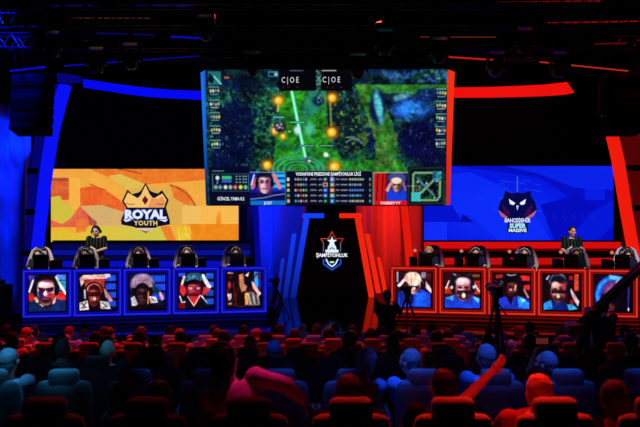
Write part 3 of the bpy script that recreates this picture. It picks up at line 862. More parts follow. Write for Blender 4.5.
def ms_text(txt, x0, x1, y0, y1, color, bold=.02):
    t = text_mesh(txt, 1.0, bold)
    co = np.empty(len(t.vertices) * 3, 'f'); t.vertices.foreach_get('co', co); co = co.reshape(-1, 3)
    xs = (co[:, 0] - co[:, 0].min()) / (co[:, 0].max() - co[:, 0].min())
    new = [ms(x0 + (x1 - x0) * a, (y0 + y1) / 2 - (y1 - y0) * z, .012) for a, z in zip(xs, co[:, 2])]
    t.vertices.foreach_set('co', np.array([tuple(p) for p in new], 'f').ravel()); t.update()
    t.materials.append(glow('ink_%d_%d_%d' % color, color))
    return link('lettering', t, main)
ms_text('VODAFONE FREEZONE ŞAMPİYONLUK LİGİ', 294.5, 361, 171.3, 174.6, (232, 240, 250), .03)
ms_text('GÜNCEL YAMA 8.2', 213.8, 241.5, 196.6, 200, (226, 232, 244), .02)
ms_text('JUST', 261.5, 270, 201.3, 204.2, (206, 240, 255), .02)
ms_text('FABBBYYY', 381.5, 402, 201.3, 204.2, (250, 226, 230), .02)
ms_text('C | O E', 281.5, 298.5, 76.2, 82, (214, 216, 222), .0)
ms_text('C | O E', 322.5, 340, 76, 81.8, (214, 216, 222), .0)

# ================================================================== PLAYER DESKS (each unit with its own screen)
def art_L1(c):
    c.rect(0, 0, 100, 100, (26, 22, 84)); c.rect(74, 0, 100, 14, (70, 130, 220)); c.rect(80, 17, 100, 42, (40, 150, 190)); c.rect(0, 50, 24, 72, (196, 30, 34)); c.rect(74, 46, 100, 70, (190, 34, 36)); c.rect(0, 0, 16, 12, (60, 40, 150))
    c.ell(46, 32, 38, 38, (12, 8, 22), 1, .1); c.line([(74, 8), (86, 30), (100, 52)], 7, (240, 232, 244)); c.line([(1, 46), (12, 14)], 5, (226, 214, 236))
    c.poly([(0, 76), (20, 66), (78, 66), (100, 74), (100, 100), (0, 100)], (14, 34, 84)); c.poly([(20, 60), (30, 84), (46, 92), (62, 86), (76, 62)], (20, 10, 24))
    c.ell(46, 42, 24, 30, (240, 186, 186), 1, .15); c.ell(46, 62, 18, 22, (190, 110, 120), 1, .3); c.ell(46, 12, 24, 10, (14, 8, 20), 1, .4); c.ell(46, 24, 19, 8, (250, 214, 214), .9, .8); c.ell(50, 17, 14, 4, (150, 30, 50), .7, .8)
    c.poly([(24, 33), (44, 37), (68, 33), (66, 46), (54, 48), (45, 42), (38, 50), (28, 46)], (52, 6, 44)); c.poly([(45, 40), (50, 54), (42, 57), (40, 52)], (255, 236, 236)); c.poly([(24, 44), (38, 50), (42, 60), (48, 66), (42, 76), (30, 68)], (44, 18, 110)); c.ell(61, 59, 11, 9, (196, 46, 50), .95, .5)
    c.ell(47, 70, 16, 9, (44, 10, 24), .9, .5); c.line([(38, 66), (54, 66)], 2, (214, 90, 90)); c.poly([(14, 62), (22, 60), (28, 76), (20, 76)], (236, 206, 150)); c.poly([(66, 68), (74, 60), (72, 76), (64, 82)], (226, 150, 130)); c.line([(30, 80), (38, 86)], 3, (236, 206, 150)); ear_cups(c, 46, 40, 52, 62, (10, 10, 18))
def art_L2(c):
    c.rect(0, 0, 100, 100, (12, 6, 20))
    for y in (2, 26, 50, 74): c.rect(72, y, 100, y + 17, (26, 66, 206))
    c.poly([(0, 10), (10, 2), (84, 0), (86, 8), (60, 16), (14, 20), (4, 34)], (240, 196, 190)); c.poly([(10, 14), (70, 12), (66, 54), (24, 54)], (170, 44, 40)); c.ell(38, 34, 20, 14, (226, 120, 110), .9, .6)
    c.poly([(62, 36), (72, 44), (92, 74), (84, 78), (66, 56)], (226, 140, 132)); face(c, 40, 62, 30, 50, (196, 92, 76), (50, 8, 14), (60, 4, 10), (50, 6, 10)); c.rect(24, 48, 58, 62, (50, 4, 8), .8); c.ell(41, 68, 4, 5, (255, 210, 200), 1, .6)
    c.poly([(0, 78), (22, 72), (26, 98), (0, 100)], (206, 196, 190)); c.poly([(56, 74), (80, 78), (86, 98), (58, 96)], (190, 184, 180)); c.line([(6, 80), (18, 92), (6, 94), (18, 78)], 2.4, (24, 20, 24)); c.line([(62, 80), (76, 90), (64, 93)], 2.4, (30, 50, 40)); ear_cups(c, 40, 58, 44, 50, (14, 8, 12)); c.line([(14, 44), (15, 66)], 5, (170, 170, 190))
def art_L3(c):
    c.rect(0, 0, 100, 100, (12, 14, 46))
    for y in (6, 30, 56): c.rect(60, y, 100, y + 18, (24, 60, 200))
    c.ell(36, 30, 33, 30, (150, 120, 150), 1, .2); 
    for k in range(40): c.line([(10 + RNG.random() * 52, 6 + RNG.random() * 26), (10 + RNG.random() * 52, 12 + RNG.random() * 30)], 1.2, [(190, 160, 186), (90, 66, 100)][k % 2], .5)
    c.poly([(6, 40), (66, 38), (62, 100), (10, 100)], (16, 6, 14)); face(c, 36, 60, 34, 50, (52, 24, 28), (20, 8, 16), (14, 4, 10)); c.line([(53, 52), (52, 84)], 4, (230, 130, 60), .9); c.poly([(62, 22), (80, 44), (88, 62), (70, 56)], (14, 44, 66))
    c.poly([(4, 68), (14, 62), (24, 86), (8, 96)], (206, 196, 214)); c.poly([(54, 64), (74, 66), (80, 82), (60, 84)], (214, 200, 214)); c.poly([(82, 54), (88, 52), (98, 72), (90, 78)], (240, 170, 160)); c.rect(0, 90, 100, 100, (14, 6, 12)); c.line([(60, 70), (74, 78)], 2, (30, 30, 40))
def art_L4(c):
    c.rect(0, 0, 100, 100, (14, 8, 20))
    for y in (2, 26, 50, 74): c.rect(78, y, 100, y + 16, (24, 80, 206))
    c.rect(0, 0, 20, 10, (40, 60, 200)); c.ell(46, 20, 28, 22, (30, 70, 100), 1, .1); 
    for k in range(30): c.ell(24 + RNG.random() * 44, 4 + RNG.random() * 24, 2, 1.6, (110, 170, 190), .6)
    c.ell(46, 30, 34, 9, (8, 10, 24), 1, .2); c.poly([(66, 4), (72, 4), (94, 40), (88, 50), (72, 26)], (244, 220, 222)); c.poly([(6, 34), (14, 8), (20, 10), (12, 36)], (236, 206, 210)); c.poly([(4, 36), (14, 34), (26, 52), (14, 66), (4, 54)], (214, 40, 50)); c.poly([(72, 40), (90, 44), (82, 60), (66, 66)], (216, 44, 50))
    face(c, 44, 48, 38, 44, (206, 50, 64), (14, 4, 12), (90, 4, 30), (40, 4, 14)); c.ell(34, 44, 6, 4, (250, 190, 200), .9, .6); c.ell(56, 44, 6, 4, (250, 160, 180), .9, .6); c.poly([(30, 66), (60, 66), (50, 90), (44, 92)], (190, 24, 34)); c.line([(26, 66), (44, 94), (62, 64)], 2.6, (220, 190, 180))
    c.line([(4, 66), (10, 84), (18, 82)], 4, (206, 206, 220)); c.line([(66, 66), (80, 84)], 4, (196, 200, 220)); c.rect(0, 84, 18, 100, (110, 10, 22))
def art_L5(c):
    c.rect(0, 0, 100, 100, (20, 6, 12)); c.rect(80, 0, 92, 44, (40, 150, 240)); c.rect(92, 0, 100, 50, (16, 40, 160)); c.mottle(np.ones(c.X.shape), (70, 18, 20), 14, .5, 4, .8)
    c.ell(58, 24, 20, 26, (14, 10, 26), 1, .2); c.poly([(36, 8), (48, 4), (52, 40), (44, 60), (38, 40)], (200, 120, 80), .9); c.poly([(52, 10), (66, 0), (62, 14)], (236, 200, 190)); c.poly([(50, 34), (60, 40), (54, 56), (46, 54)], (214, 150, 130), .9); c.line([(4, 2), (18, 3)], 3, (220, 170, 150)); c.ell(8, 36, 4, 10, (170, 40, 60), .9, .6)
    c.poly([(72, 26), (78, 30), (100, 62), (94, 70), (76, 46)], (238, 176, 168)); c.poly([(58, 60), (76, 56), (94, 72), (98, 96), (60, 96)], (110, 100, 104))
    for k in range(5): c.line([(62 + k * 7, 62), (70 + k * 6, 92)], 2.2, [(220, 210, 190), (30, 26, 34)][k % 2])
    c.poly([(52, 62), (60, 58), (62, 92), (54, 96)], (230, 150, 60)); c.poly([(2, 62), (14, 60), (14, 76), (6, 82)], (226, 196, 206)); c.line([(20, 30), (28, 96)], 4, (80, 26, 20)); c.ell(10, 90, 5, 3, (200, 170, 170), .9, .5)
def art_R1(c):
    c.rect(0, 0, 100, 100, (36, 12, 24)); c.rect(76, 4, 100, 20, (90, 20, 24)); c.poly([(0, 40), (20, 20), (26, 26), (8, 44)], (220, 190, 200)); c.poly([(84, 24), (100, 48), (100, 60), (84, 44)], (226, 196, 206)); c.rect(0, 0, 5, 30, (150, 130, 160)); c.rect(72, 0, 84, 16, (110, 110, 140))
    c.poly([(4, 60), (30, 50), (74, 50), (96, 62), (98, 100), (4, 100)], (20, 56, 210)); c.ell(46, 28, 25, 28, (244, 206, 190), 1, .2); c.ell(38, 30, 8, 18, (206, 120, 100), .7, .7); face(c, 50, 44, 30, 36, (206, 150, 140), (236, 200, 180), (40, 10, 24)); c.ell(47, 20, 23, 20, (246, 214, 198), 1, .3); c.rect(34, 40, 64, 48, (26, 10, 20), .9); c.ell(50, 46, 5, 3, (236, 196, 200), .9, .5)
    c.poly([(56, 60), (84, 58), (90, 96), (52, 96)], (26, 90, 236), .8); c.poly([(10, 62), (26, 56), (24, 96), (8, 96)], (16, 36, 150)); 
    for k in range(60):
        x = 26 + RNG.random() * 40; y = 4 + RNG.random() * 14
        c.line([(x, y), (x + (x - 46) * .25 + RNG.normal() * 2, y + 10 + RNG.random() * 12)], 1.5, [(255, 230, 214), (214, 150, 124), (190, 110, 90), (250, 214, 190)][k % 4], .6)
    c.poly([(24, 20), (34, 14), (36, 40), (28, 44)], (220, 160, 140), .7); c.line([(24, 30), (22, 46)], 6, (14, 8, 16)); c.line([(72, 30), (76, 48)], 6, (14, 8, 16)); c.poly([(30, 56), (50, 66), (46, 92), (28, 90)], (8, 8, 26), .8)
def art_R2(c):
    c.rect(0, 0, 100, 100, (50, 8, 14)); c.rect(74, 4, 100, 12, (110, 70, 50)); c.rect(80, 22, 100, 60, (190, 40, 26)); c.rect(0, 40, 20, 60, (170, 40, 26)); c.poly([(14, 4), (30, 6), (70, 6), (76, 0), (84, 24), (76, 46), (24, 46), (20, 24)], (14, 16, 30)); c.poly([(22, 2), (50, 8), (74, 4), (66, 16), (34, 16)], (110, 130, 150)); c.line([(82, 28), (98, 52)], 5, (236, 226, 236)); c.line([(4, 44), (12, 24)], 4, (226, 206, 216))
    c.poly([(0, 72), (28, 62), (74, 62), (100, 72), (100, 100), (0, 100)], (22, 60, 206)); c.poly([(2, 72), (26, 64), (22, 80)], (60, 170, 230)); c.poly([(78, 66), (98, 72), (96, 86)], (90, 190, 236)); face(c, 52, 46, 42, 62, (240, 172, 178), (20, 10, 18), (80, 14, 30), (40, 8, 16)); c.ell(52, 26, 20, 13, (246, 190, 196), 1, .4); c.rect(34, 50, 74, 62, (34, 8, 18), .92); c.ell(54, 64, 5, 7, (255, 240, 240), 1, .5); c.line([(44, 36), (60, 36)], 2, (120, 40, 50))
    ear_cups(c, 52, 42, 52, 58, (14, 12, 24)); c.ell(20, 42, 4, 5, (210, 220, 230), 1, .5); c.ell(83, 40, 4, 5, (220, 210, 230), 1, .5)
def art_R3(c):
    c.rect(0, 0, 100, 100, (24, 6, 14)); 
    for y in (6, 32): c.rect(74, y, 100, y + 14, (206, 30, 36))
    c.rect(6, 4, 26, 14, (200, 40, 40)); c.ell(50, 30, 25, 32, (14, 8, 16), 1, .1); c.line([(34, 2), (48, 6), (66, 2)], 4, (170, 170, 180)); face(c, 52, 42, 30, 46, (110, 40, 34), (12, 6, 12), (40, 6, 16), (30, 6, 14)); c.poly([(58, 34), (64, 30), (62, 48), (56, 50)], (226, 170, 130), .9); c.ell(48, 46, 3, 3, (240, 200, 170), .9, .5)
    c.line([(8, 46), (18, 32)], 5, (226, 190, 200)); c.line([(82, 40), (96, 66)], 5, (236, 150, 150)); c.poly([(2, 78), (26, 66), (80, 64), (100, 74), (100, 100), (2, 100)], (24, 44, 170)); c.poly([(66, 62), (84, 70), (98, 82), (98, 98), (70, 94)], (40, 130, 240)); c.poly([(72, 66), (90, 74), (80, 80)], (120, 210, 240)); c.line([(6, 78), (12, 90), (4, 94)], 3, (120, 130, 220)); c.poly([(34, 64), (56, 64), (48, 90)], (22, 4, 20)); ear_cups(c, 50, 36, 50, 56, (16, 12, 18)); c.ell(22, 26, 5, 6, (50, 60, 70), 1, .5)
def art_R4(c):
    c.rect(0, 0, 100, 100, (24, 4, 12)); c.rect(84, 0, 96, 46, (206, 60, 40)); c.rect(70, 4, 80, 16, (170, 20, 34)); c.poly([(6, 14), (14, 4), (50, 0), (66, 10), (40, 18), (14, 22)], (206, 190, 220)); c.ell(40, 24, 25, 24, (30, 44, 76), 1, .2); c.poly([(8, 16), (26, 16), (18, 28)], (70, 80, 140))
    face(c, 40, 46, 40, 60, (232, 164, 150), (14, 12, 24), (100, 20, 30), (24, 8, 16)); c.ell(32, 30, 10, 9, (246, 190, 180), .9, .5); c.rect(22, 44, 62, 54, (24, 4, 14), .92); c.ell(40, 62, 5, 5, (255, 210, 170), 1, .5); c.ell(56, 32, 9, 10, (150, 40, 50), .7, .6); c.poly([(70, 36), (76, 40), (98, 76), (94, 90), (78, 62)], (230, 190, 206)); c.ell(78, 76, 7, 6, (150, 20, 40), 1, .4)
    c.poly([(0, 82), (20, 72), (26, 98), (0, 100)], (30, 130, 226)); c.poly([(62, 84), (78, 82), (94, 96), (70, 100)], (60, 170, 230)); c.poly([(24, 78), (62, 78), (70, 100), (24, 100)], (14, 30, 110)); ear_cups(c, 40, 38, 50, 62, (12, 10, 20))
def art_R5(c):
    c.rect(0, 0, 100, 100, (22, 4, 16)); c.ell(54, 56, 52, 56, (20, 60, 220), 1, .1); c.ring(52, 60, 44, 50, 6, (40, 150, 236), .9); c.poly([(40, 0), (76, 6), (70, 16), (40, 10)], (100, 190, 236)); c.ell(54, 58, 34, 40, (60, 26, 80), 1, .3); c.ell(48, 44, 22, 22, (150, 70, 140), .9, .7); c.poly([(58, 16), (70, 14), (64, 34), (56, 40)], (230, 200, 236), .9)
    c.poly([(0, 100), (4, 60), (10, 90), (14, 100)], (16, 30, 190)); c.poly([(50, 60), (100, 10), (100, 100), (40, 100)], (10, 4, 16)); c.ell(26, 66, 8, 14, (8, 4, 20), 1, .4); c.ell(32, 66, 3, 7, (216, 206, 236), .9, .5); c.line([(93, 34), (91, 96)], 3, (60, 60, 200)); c.ell(92, 94, 2, 5, (230, 236, 255), 1, .5); c.ell(46, 90, 9, 9, (110, 30, 30), .8, .6)

def desk_line(pin, pout, n):
    a, b = Vector((P(pin, 0, 13.33).x, 13.33, 0)), Vector((P(pout, 0, 12.75).x, 12.75, 0))
    return a, b
DESKS = []
def build_desks(side, pin, pout, arts, labels, rim, face_c, dim):
    a, b = desk_line(pin, pout, 5)
    d = (b - a) / 5
    wd = d.length
    rz = math.atan2(d.y, d.x) if side > 0 else math.atan2(-d.y, -d.x)
    m_rim, m_face, m_dim = glow('rim_%d' % side, rim), glow('face_%d' % side, face_c), glow('dimface_%d' % side, dim)
    for k in range(5):
        mid = a + d * (k + .5)
        root = thing('player_desk', labels[k], 'desk', mid, rz, 'player desks')
        hw = wd / 2 - .012
        z0, z1 = .175, 1.205
        # frame of four mitred sides with a glowing outer line
        fr = MB()
        def frame(mb, x0, x1, za, zb, t, y, dep):
            o = [(x0, za), (x1, za), (x1, zb), (x0, zb)]; i = [(x0 + t, za + t), (x1 - t, za + t), (x1 - t, zb - t), (x0 + t, zb - t)]
            vs = [(p[0], y, p[1]) for p in o] + [(p[0], y, p[1]) for p in i] + [(p[0], y + dep, p[1]) for p in o] + [(p[0], y + dep, p[1]) for p in i]
            fs = []
            for j in range(4):
                n = (j + 1) % 4
                fs += [(j, n, n + 4, j + 4), (j + 8, j + 12, n + 12, n + 8), (j, j + 8, n + 8, n), (j + 4, n + 4, n + 12, j + 12)]
            mb.add(vs, fs)
        frame(fr, -hw, hw, z0, z1, .1, 0, .06); fr.build('front_frame', m_face, root)  # frame face glows dimly to stand in for the light falling on it
        r = MB(); frame(r, -hw + .022, hw - .022, z0 + .022, z1 - .022, .026, -.012, .02); r.build('light_strip', m_rim, root)
        bz = MB(); bz.box((0, .05, (z0 + z1) / 2), (2 * hw - .19, .06, z1 - z0 - .19)); bz.build('screen_bezel', BLACK, root)
        cv = Canvas(0, 0, 100, 100, 1.2, (0, 0, 0)); arts[k](cv); cv.soften(2).relief(24, .22).relief(8, .16).grain(.16)
        sx, sa, sb = .378, .31, 1.085
        cv.build('picture', [(-sx, .012, sb), (sx, .012, sb), (sx, .012, sa), (-sx, .012, sa)], root, 1.2)
        bs = MB(); bs.box((0, .04, .0875), (2 * hw + .02, .1, .175), bevel=.012); bs.build('base_plinth', mat('plinth_%d' % side, face_c, .4), root)
        for zz in (.045, .13):
            q = MB(); q.box((0, -.016, zz), (2 * hw + .02, .012, .034)); q.build('base_light', m_dim, root)
        tp = MB(); tp.box((0, .47, 1.02), (2 * hw + .02, .78, .03), bevel=.008); tp.build('desk_top', mat('desk_laminate', (10, 10, 13), .8), root)
        for s in (-1, 1):
            sd = MB(); sd.box((s * (hw - .015), .43, .5), (.03, .7, 1.0)); sd.build('side_panel', m_dim, root)
        DESKS.append((side, k, mid, rz, root))
ord5 = ['beside the portal', 'second from the portal', 'in the middle of its five', 'fourth from the portal', 'at the outer end']
desc = {-1: ['blue-framed player desk screen with a shadowed player in grey', 'blue-framed player desk screen with a capped red-lit player', 'blue-framed player desk screen with a lilac mop-haired player', 'blue-framed player desk screen with hands on a red-lit head', 'blue-framed player desk screen with a dark-haired player in navy'],
        1: ['red-framed player desk screen with a blond player in blue', 'red-framed player desk screen with a forehead bowed in headphones', 'red-framed player desk screen with a dark-lit face in blue', 'red-framed player desk screen with a hand over black hair', 'red-framed player desk screen with a big blue hair curve']}
build_desks(-1, 267.5, 21.5, [art_L5, art_L4, art_L3, art_L2, art_L1], [f'{x}, {o}' for x, o in zip(desc[-1], ord5)], (34, 38, 240), (8, 8, 150), (4, 4, 84))
build_desks(1, 390, 639, [art_R1, art_R2, art_R3, art_R4, art_R5], [f'{x}, {o}' for x, o in zip(desc[1], ord5)], (226, 56, 34), (132, 10, 10), (96, 6, 6))
# ================================================================== PEOPLE
def remeshed(name, mb, voxel, ratio=1.0, smooth=2):
    me = bpy.data.meshes.new('raw'); me.from_pydata(mb.v, [], mb.f)
    bm = bmesh.new(); bm.from_mesh(me); bmesh.ops.recalc_face_normals(bm, faces=bm.faces); bm.to_mesh(me); bm.free()
    o = bpy.data.objects.new('raw', me); COL.objects.link(o)
    r = o.modifiers.new('r', 'REMESH'); r.mode = 'VOXEL'; r.voxel_size = voxel; r.use_smooth_shade = True
    if smooth:
        s = o.modifiers.new('s', 'SMOOTH'); s.iterations = smooth; s.factor = .5
    if ratio < 1:
        d = o.modifiers.new('d', 'DECIMATE'); d.ratio = ratio
    dg = bpy.context.evaluated_depsgraph_get()
    out = bpy.data.meshes.new_from_object(o.evaluated_get(dg))
    out.name = name
    bpy.data.objects.remove(o); bpy.data.meshes.remove(me)
    out.polygons.foreach_set('use_smooth', [True] * len(out.polygons))
    return out

def rotx(a): return Matrix.Rotation(a, 3, 'X')
def hand(mb, wr, d, nrm, s=1.0, curl=.5, thumb=1):
    """palm, four unequal bent fingers and a thumb that leaves the side of the palm"""
    d = d.normalized(); nrm = (nrm - d * nrm.dot(d)).normalized(); side = d.cross(nrm)
    R = Matrix((side, d, nrm)).transposed()
    mb.ball(wr + d * .05 * s, (.04 * s, .052 * s, .017 * s), R, 12)
    for i, (off, L) in enumerate(((-.029, .062), (-.010, .074), (.010, .070), (.028, .055))):
        p = wr + d * .085 * s + side * off * s
        a1, a2 = curl * .7, curl * 1.7
        q = p + (d * math.cos(a1) + nrm * math.sin(a1)) * L * .55 * s
        e = q + (d * math.cos(a2) + nrm * math.sin(a2)) * L * .5 * s
        mb.capsule(p - d * .02 * s, q, .0095 * s, .009 * s, 8, 3); mb.capsule(q, e, .009 * s, .0075 * s, 8, 3)
    p = wr + d * .028 * s + side * thumb * .03 * s
    q = p + (side * thumb * .8 + d * .6 + nrm * .25) * .036 * s
    e = q + (side * thumb * .25 + d * .9 + nrm * .35) * .03 * s
    mb.capsule(p, q, .0125 * s, .0105 * s, 8, 3); mb.capsule(q, e, .0105 * s, .0085 * s, 8, 3)

class Fig:
    pass
def pose(hip=(0, 0, .47), lean=0.0, roll=0.0, turn=0.0, nod=0.0, tilt=0.0, arms=None, legs='sit', head_fwd=.0, shoulders=.175):
    """joints of a figure that faces +y"""
    f = Fig()
    f.hip = Vector(hip)
    R = Matrix.Rotation(roll, 3, 'Y') @ Matrix.Rotation(-lean, 3, 'X')
    f.R = R
    f.up, f.side, f.front = R @ Vector((0, 0, 1)), R @ Vector((1, 0, 0)), R @ Vector((0, 1, 0))
    f.nb = f.hip + f.up * .47
    f.HR = Matrix.Rotation(turn, 3, 'Z') @ Matrix.Rotation(tilt, 3, 'Y') @ Matrix.Rotation(-nod, 3, 'X')
    f.head = f.nb + (f.up * .6 + f.HR @ Vector((0, .16 + head_fwd, .9))).normalized() * .15
    f.sh = {s: f.hip + f.up * .43 + f.side * s * shoulders for s in (-1, 1)}
    f.arms = {}
    for s in (-1, 1):
        a = arms.get(s) if arms else None
        if a is None: a = ((.205, .07, .235), (.10, .29, .16))         # hands in the lap, relative to the hip
        e, w_ = (Vector(a[0]), Vector(a[1])) if len(a) == 2 else (Vector(a[0]), Vector(a[1]))
        f.arms[s] = (f.hip + Vector((e.x * s, e.y, e.z)), f.hip + Vector((w_.x * s, w_.y, w_.z)))
    f.legs = {}
    for s in (-1, 1):
        h = f.hip + Vector((s * .09, .01, -.015))
        if legs == 'perch':
            k = f.hip + Vector((s * .125, .40, -.13)); an = Vector((s * .125 + f.hip.x, f.hip.y + .40, .085)); toe = an + Vector((s * .02, .15, -.045))
        elif legs == 'sit':
            k = f.hip + Vector((s * .125, .42, .0)); an = Vector((s * .125 + f.hip.x, f.hip.y + .44, .085)); toe = an + Vector((s * .02, .15, -.045))
        else:
            k = f.hip + Vector((s * .105, .02, -.43)); an = Vector((f.hip.x + s * .12, f.hip.y - .03, .085)); toe = an + Vector((s * .03, .16, -.045))
        f.legs[s] = (h, k, an, toe)
    return f

def torso_sections(f, g=0.0, t0=-.08, t1=.47):
    prof = [(-.085, .10, .075), (-.05, .155, .105), (.03, .165, .115), (.14, .148, .105), (.26, .165, .118), (.36, .172, .112), (.42, .155, .092), (.455, .10, .07), (.475, .062, .06)]
    out = []
    for t, rx, ry in prof:
        if t0 <= t <= t1:
            out.append((f.hip + f.up * t, f.side * (rx + g), f.front * (ry + g)))
    return out

def figure_meshes(f, key, sleeve=.55, voxel=.0085, ratio=.4, curl=.5, palm=None):
    b = MB()
    b.loft(torso_sections(f))
    b.capsule(f.nb - f.up * .03, f.head + f.HR @ Vector((0, -.02, -.04)), .058, .05)
    H = lambda x, y, z: f.head + f.HR @ Vector((x, y, z))
    b.ball(f.head, (.076, .096, .112), f.HR, 18)
    b.ball(H(0, .028, -.062), (.055, .062, .058), f.HR); b.ball(H(0, .075, -.085), (.026, .022, .022), f.HR, 10)
    b.capsule(H(0, .09, .012), H(0, .112, -.026), .011, .016, 8, 3)
    b.ball(H(0, .082, .03), (.055, .02, .014), f.HR, 10); b.ball(H(0, .092, -.056), (.026, .012, .01), f.HR, 10)
    for s in (-1, 1):
        b.ball(H(s * .078, -.008, -.008), (.012, .022, .034), f.HR, 10); b.ball(H(s * .04, .07, -.02), (.026, .022, .022), f.HR, 10)
        e, w_ = f.arms[s]
        b.ball(f.sh[s], .06, None, 12); b.capsule(f.sh[s], e, .052, .041); b.capsule(e, w_, .042, .028)
        d = (w_ - e).normalized()
        nrm = Vector(palm[s]) if palm and s in palm else Vector((0, .25, -1))
        hand(b, w_, d, nrm, 1.0, curl, -s)
        h, k, an, toe = f.legs[s]
        b.capsule(h, k, .082, .056); b.capsule(k, an, .056, .037); b.capsule(an, toe, .038, .03)
    body = remeshed('body_' + key, b, voxel, ratio)
    # complexion: brows, eyes, lips
    co = np.empty(len(body.vertices) * 3, 'f'); body.vertices.foreach_get('co', co); co = co.reshape(-1, 3)
    L = (co - np.array(f.head)) @ np.array(f.HR)
    col = np.ones((len(co), 4), 'f')
    def dab(x, y, z, rx, rz, c):
        m = (((L[:, 0] - x) / rx) ** 2 + ((L[:, 2] - z) / rz) ** 2 < 1) & (L[:, 1] > y)
        col[m, :3] = c
    for s in (-1, 1):
        dab(s * .033, .05, .036, .024, .008, (.16, .12, .1)); dab(s * .033, .05, .012, .017, .009, (.9, .9, .95)); dab(s * .033, .05, .012, .007, .009, (.06, .05, .05))
    dab(0, .06, -.056, .026, .009, (.62, .36, .36))
    at = body.attributes.new('tint', 'FLOAT_COLOR', 'POINT'); at.data.foreach_set('color', col.ravel())
    sh = MB()
    sh.loft(torso_sections(f, .016, -.06, .46))
    for s in (-1, 1):
        e, w_ = f.arms[s]
        sh.ball(f.sh[s], .075, None, 12)
        if sleeve <= 1: sh.capsule(f.sh[s], f.sh[s].lerp(e, sleeve), .068, .06)
        else:
            sh.capsule(f.sh[s], e, .068, .057); sh.capsule(e, e.lerp(w_, sleeve - 1), .058, .045)
    shirt = remeshed('shirt_' + key, sh, .013, .6)
    tr = MB(); tr.loft(torso_sections(f, .013, -.09, .04))
    shoe = MB(); shoes = []
    for s in (-1, 1):
        h, k, an, toe = f.legs[s]
        tr.capsule(h, k, .097, .07); tr.capsule(k, an + (k - an).normalized() * .05, .07, .053)
        q = MB(); q.capsule(an + Vector((0, -.035, -.03)), toe + Vector((0, .01, 0)), .05, .042, 10); q.ball(an + Vector((0, 0, .0)), (.05, .055, .055), None, 10)
        shoes.append(remeshed('shoe_' + key, q, .013, .6))
    trousers = remeshed('trousers_' + key, tr, .014, .6)
    return dict(f=f, body=body, shirt=shirt, trousers=trousers, shoes=shoes, key=key)

def hair_mesh(f, style, key):
    H = lambda x, y, z: f.head + f.HR @ Vector((x, y, z))
    b = MB()
    if style == 'short':
        b.ball(H(0, -.022, .026), (.084, .093, .103), f.HR, 20); b.ball(H(0, -.05, -.02), (.076, .06, .075), f.HR)
        rnd = random.Random(3)
        for i in range(40):
            q, z = rnd.uniform(0, 6.28), rnd.uniform(.0, .088); r = .074 * math.sqrt(max(.02, 1 - (z / .096) ** 2))
            b.ball(H(r * math.cos(q), -.02 + r * 1.05 * math.sin(q), .026 + z), (.018, .018, .014), f.HR, 6)
    elif style == 'full':
        b.ball(H(0, -.024, .03), (.096, .102, .112), f.HR, 20); b.ball(H(0, -.05, -.04), (.088, .068, .08), f.HR)
        rnd = random.Random(5)
        for i in range(70):
            q, z = rnd.uniform(0, 6.28), rnd.uniform(-.03, .098); r = .08 * math.sqrt(max(.02, 1 - (z / .104) ** 2))
            b.ball(H(r * math.cos(q), -.03 + r * math.sin(q), .03 + z), (.023, .023, .02), f.HR, 8)
    elif style == 'long':
        b.ball(H(0, -.022, .026), (.088, .096, .105), f.HR, 20); b.loft([(H(0, -.03, .03), f.HR @ Vector((.088, 0, 0)), f.HR @ Vector((0, .075, 0))), (H(0, -.05, -.1), f.HR @ Vector((.096, 0, 0)), f.HR @ Vector((0, .06, 0))), (H(0, -.075, -.2), f.HR @ Vector((.09, 0, 0)), f.HR @ Vector((0, .04, 0))), (H(0, -.08, -.27), f.HR @ Vector((.06, 0, 0)), f.HR @ Vector((0, .022, 0)))])
    elif style == 'cap':
        b.ball(H(0, -.004, .038), (.086, .106, .09), f.HR, 20); b.ball(H(0, .12, .038), (.066, .07, .012), f.HR)
    elif style == 'hood':
        b.ball(H(0, -.03, .012), (.102, .1, .128), f.HR, 20); b.ball(H(0, -.04, -.11), (.11, .08, .06), f.HR)
    return remeshed('hair_%s_%s' % (style, key), b, .009, .9, 2)

SKIN = {'tan': skin_material('skin_tan', (214, 160, 130)), 'fair': skin_material('skin_fair', (232, 190, 165)), 'brown': skin_material('skin_brown', (170, 115, 86))}
CL = {n: mat('cloth_' + n, rgb, .85, noise=.18, scale=14, spec=.1) for n, rgb in dict(black=(20, 20, 24), charcoal=(48, 48, 54), grey=(120, 120, 126), white=(210, 208, 206), navy=(28, 34, 66), olive=(62, 66, 46), rose=(226, 120, 170), sky=(110, 150, 200), rust=(150, 70, 46), sand=(176, 150, 116)).items()}
HAIR = {n: mat('hair_' + n, rgb, .6, noise=.75, scale=70, bump=.8) for n, rgb in dict(black=(16, 13, 12), brown=(58, 38, 26), fair=(190, 150, 96), grey=(130, 128, 126)).items()}
JEAN = mat('denim', (36, 44, 66), .85, noise=.2, scale=40); SHOE = mat('shoe_rubber', (34, 34, 38), .6)

def striped(name, a, b):
    m = mat('cloth_' + name, a, .8, spec=.1)
    nt = m.node_tree; tc = nt.nodes.new('ShaderNodeTexCoord'); wv = nt.nodes.new('ShaderNodeTexWave'); cr = nt.nodes.new('ShaderNodeMix')
    wv.inputs['Scale'].default_value = 4.2; cr.data_type = 'RGBA'; cr.inputs[6].default_value = (*lin(a), 1); cr.inputs[7].default_value = (*lin(b), 1)
    ma = nt.nodes.new('ShaderNodeMath'); ma.operation = 'GREATER_THAN'; ma.inputs[1].default_value = .8
    nt.links.new(tc.outputs['Object'], wv.inputs['Vector']); nt.links.new(wv.outputs['Fac'], ma.inputs[0]); nt.links.new(ma.outputs[0], cr.inputs[0]); nt.links.new(cr.outputs[2], nt.nodes['Principled BSDF'].inputs['Base Color'])
    CL[name] = m
striped('striped_green', (12, 14, 14), (30, 74, 54)); striped('striped_olive', (16, 20, 17), (58, 68, 54))
PROTO = {}
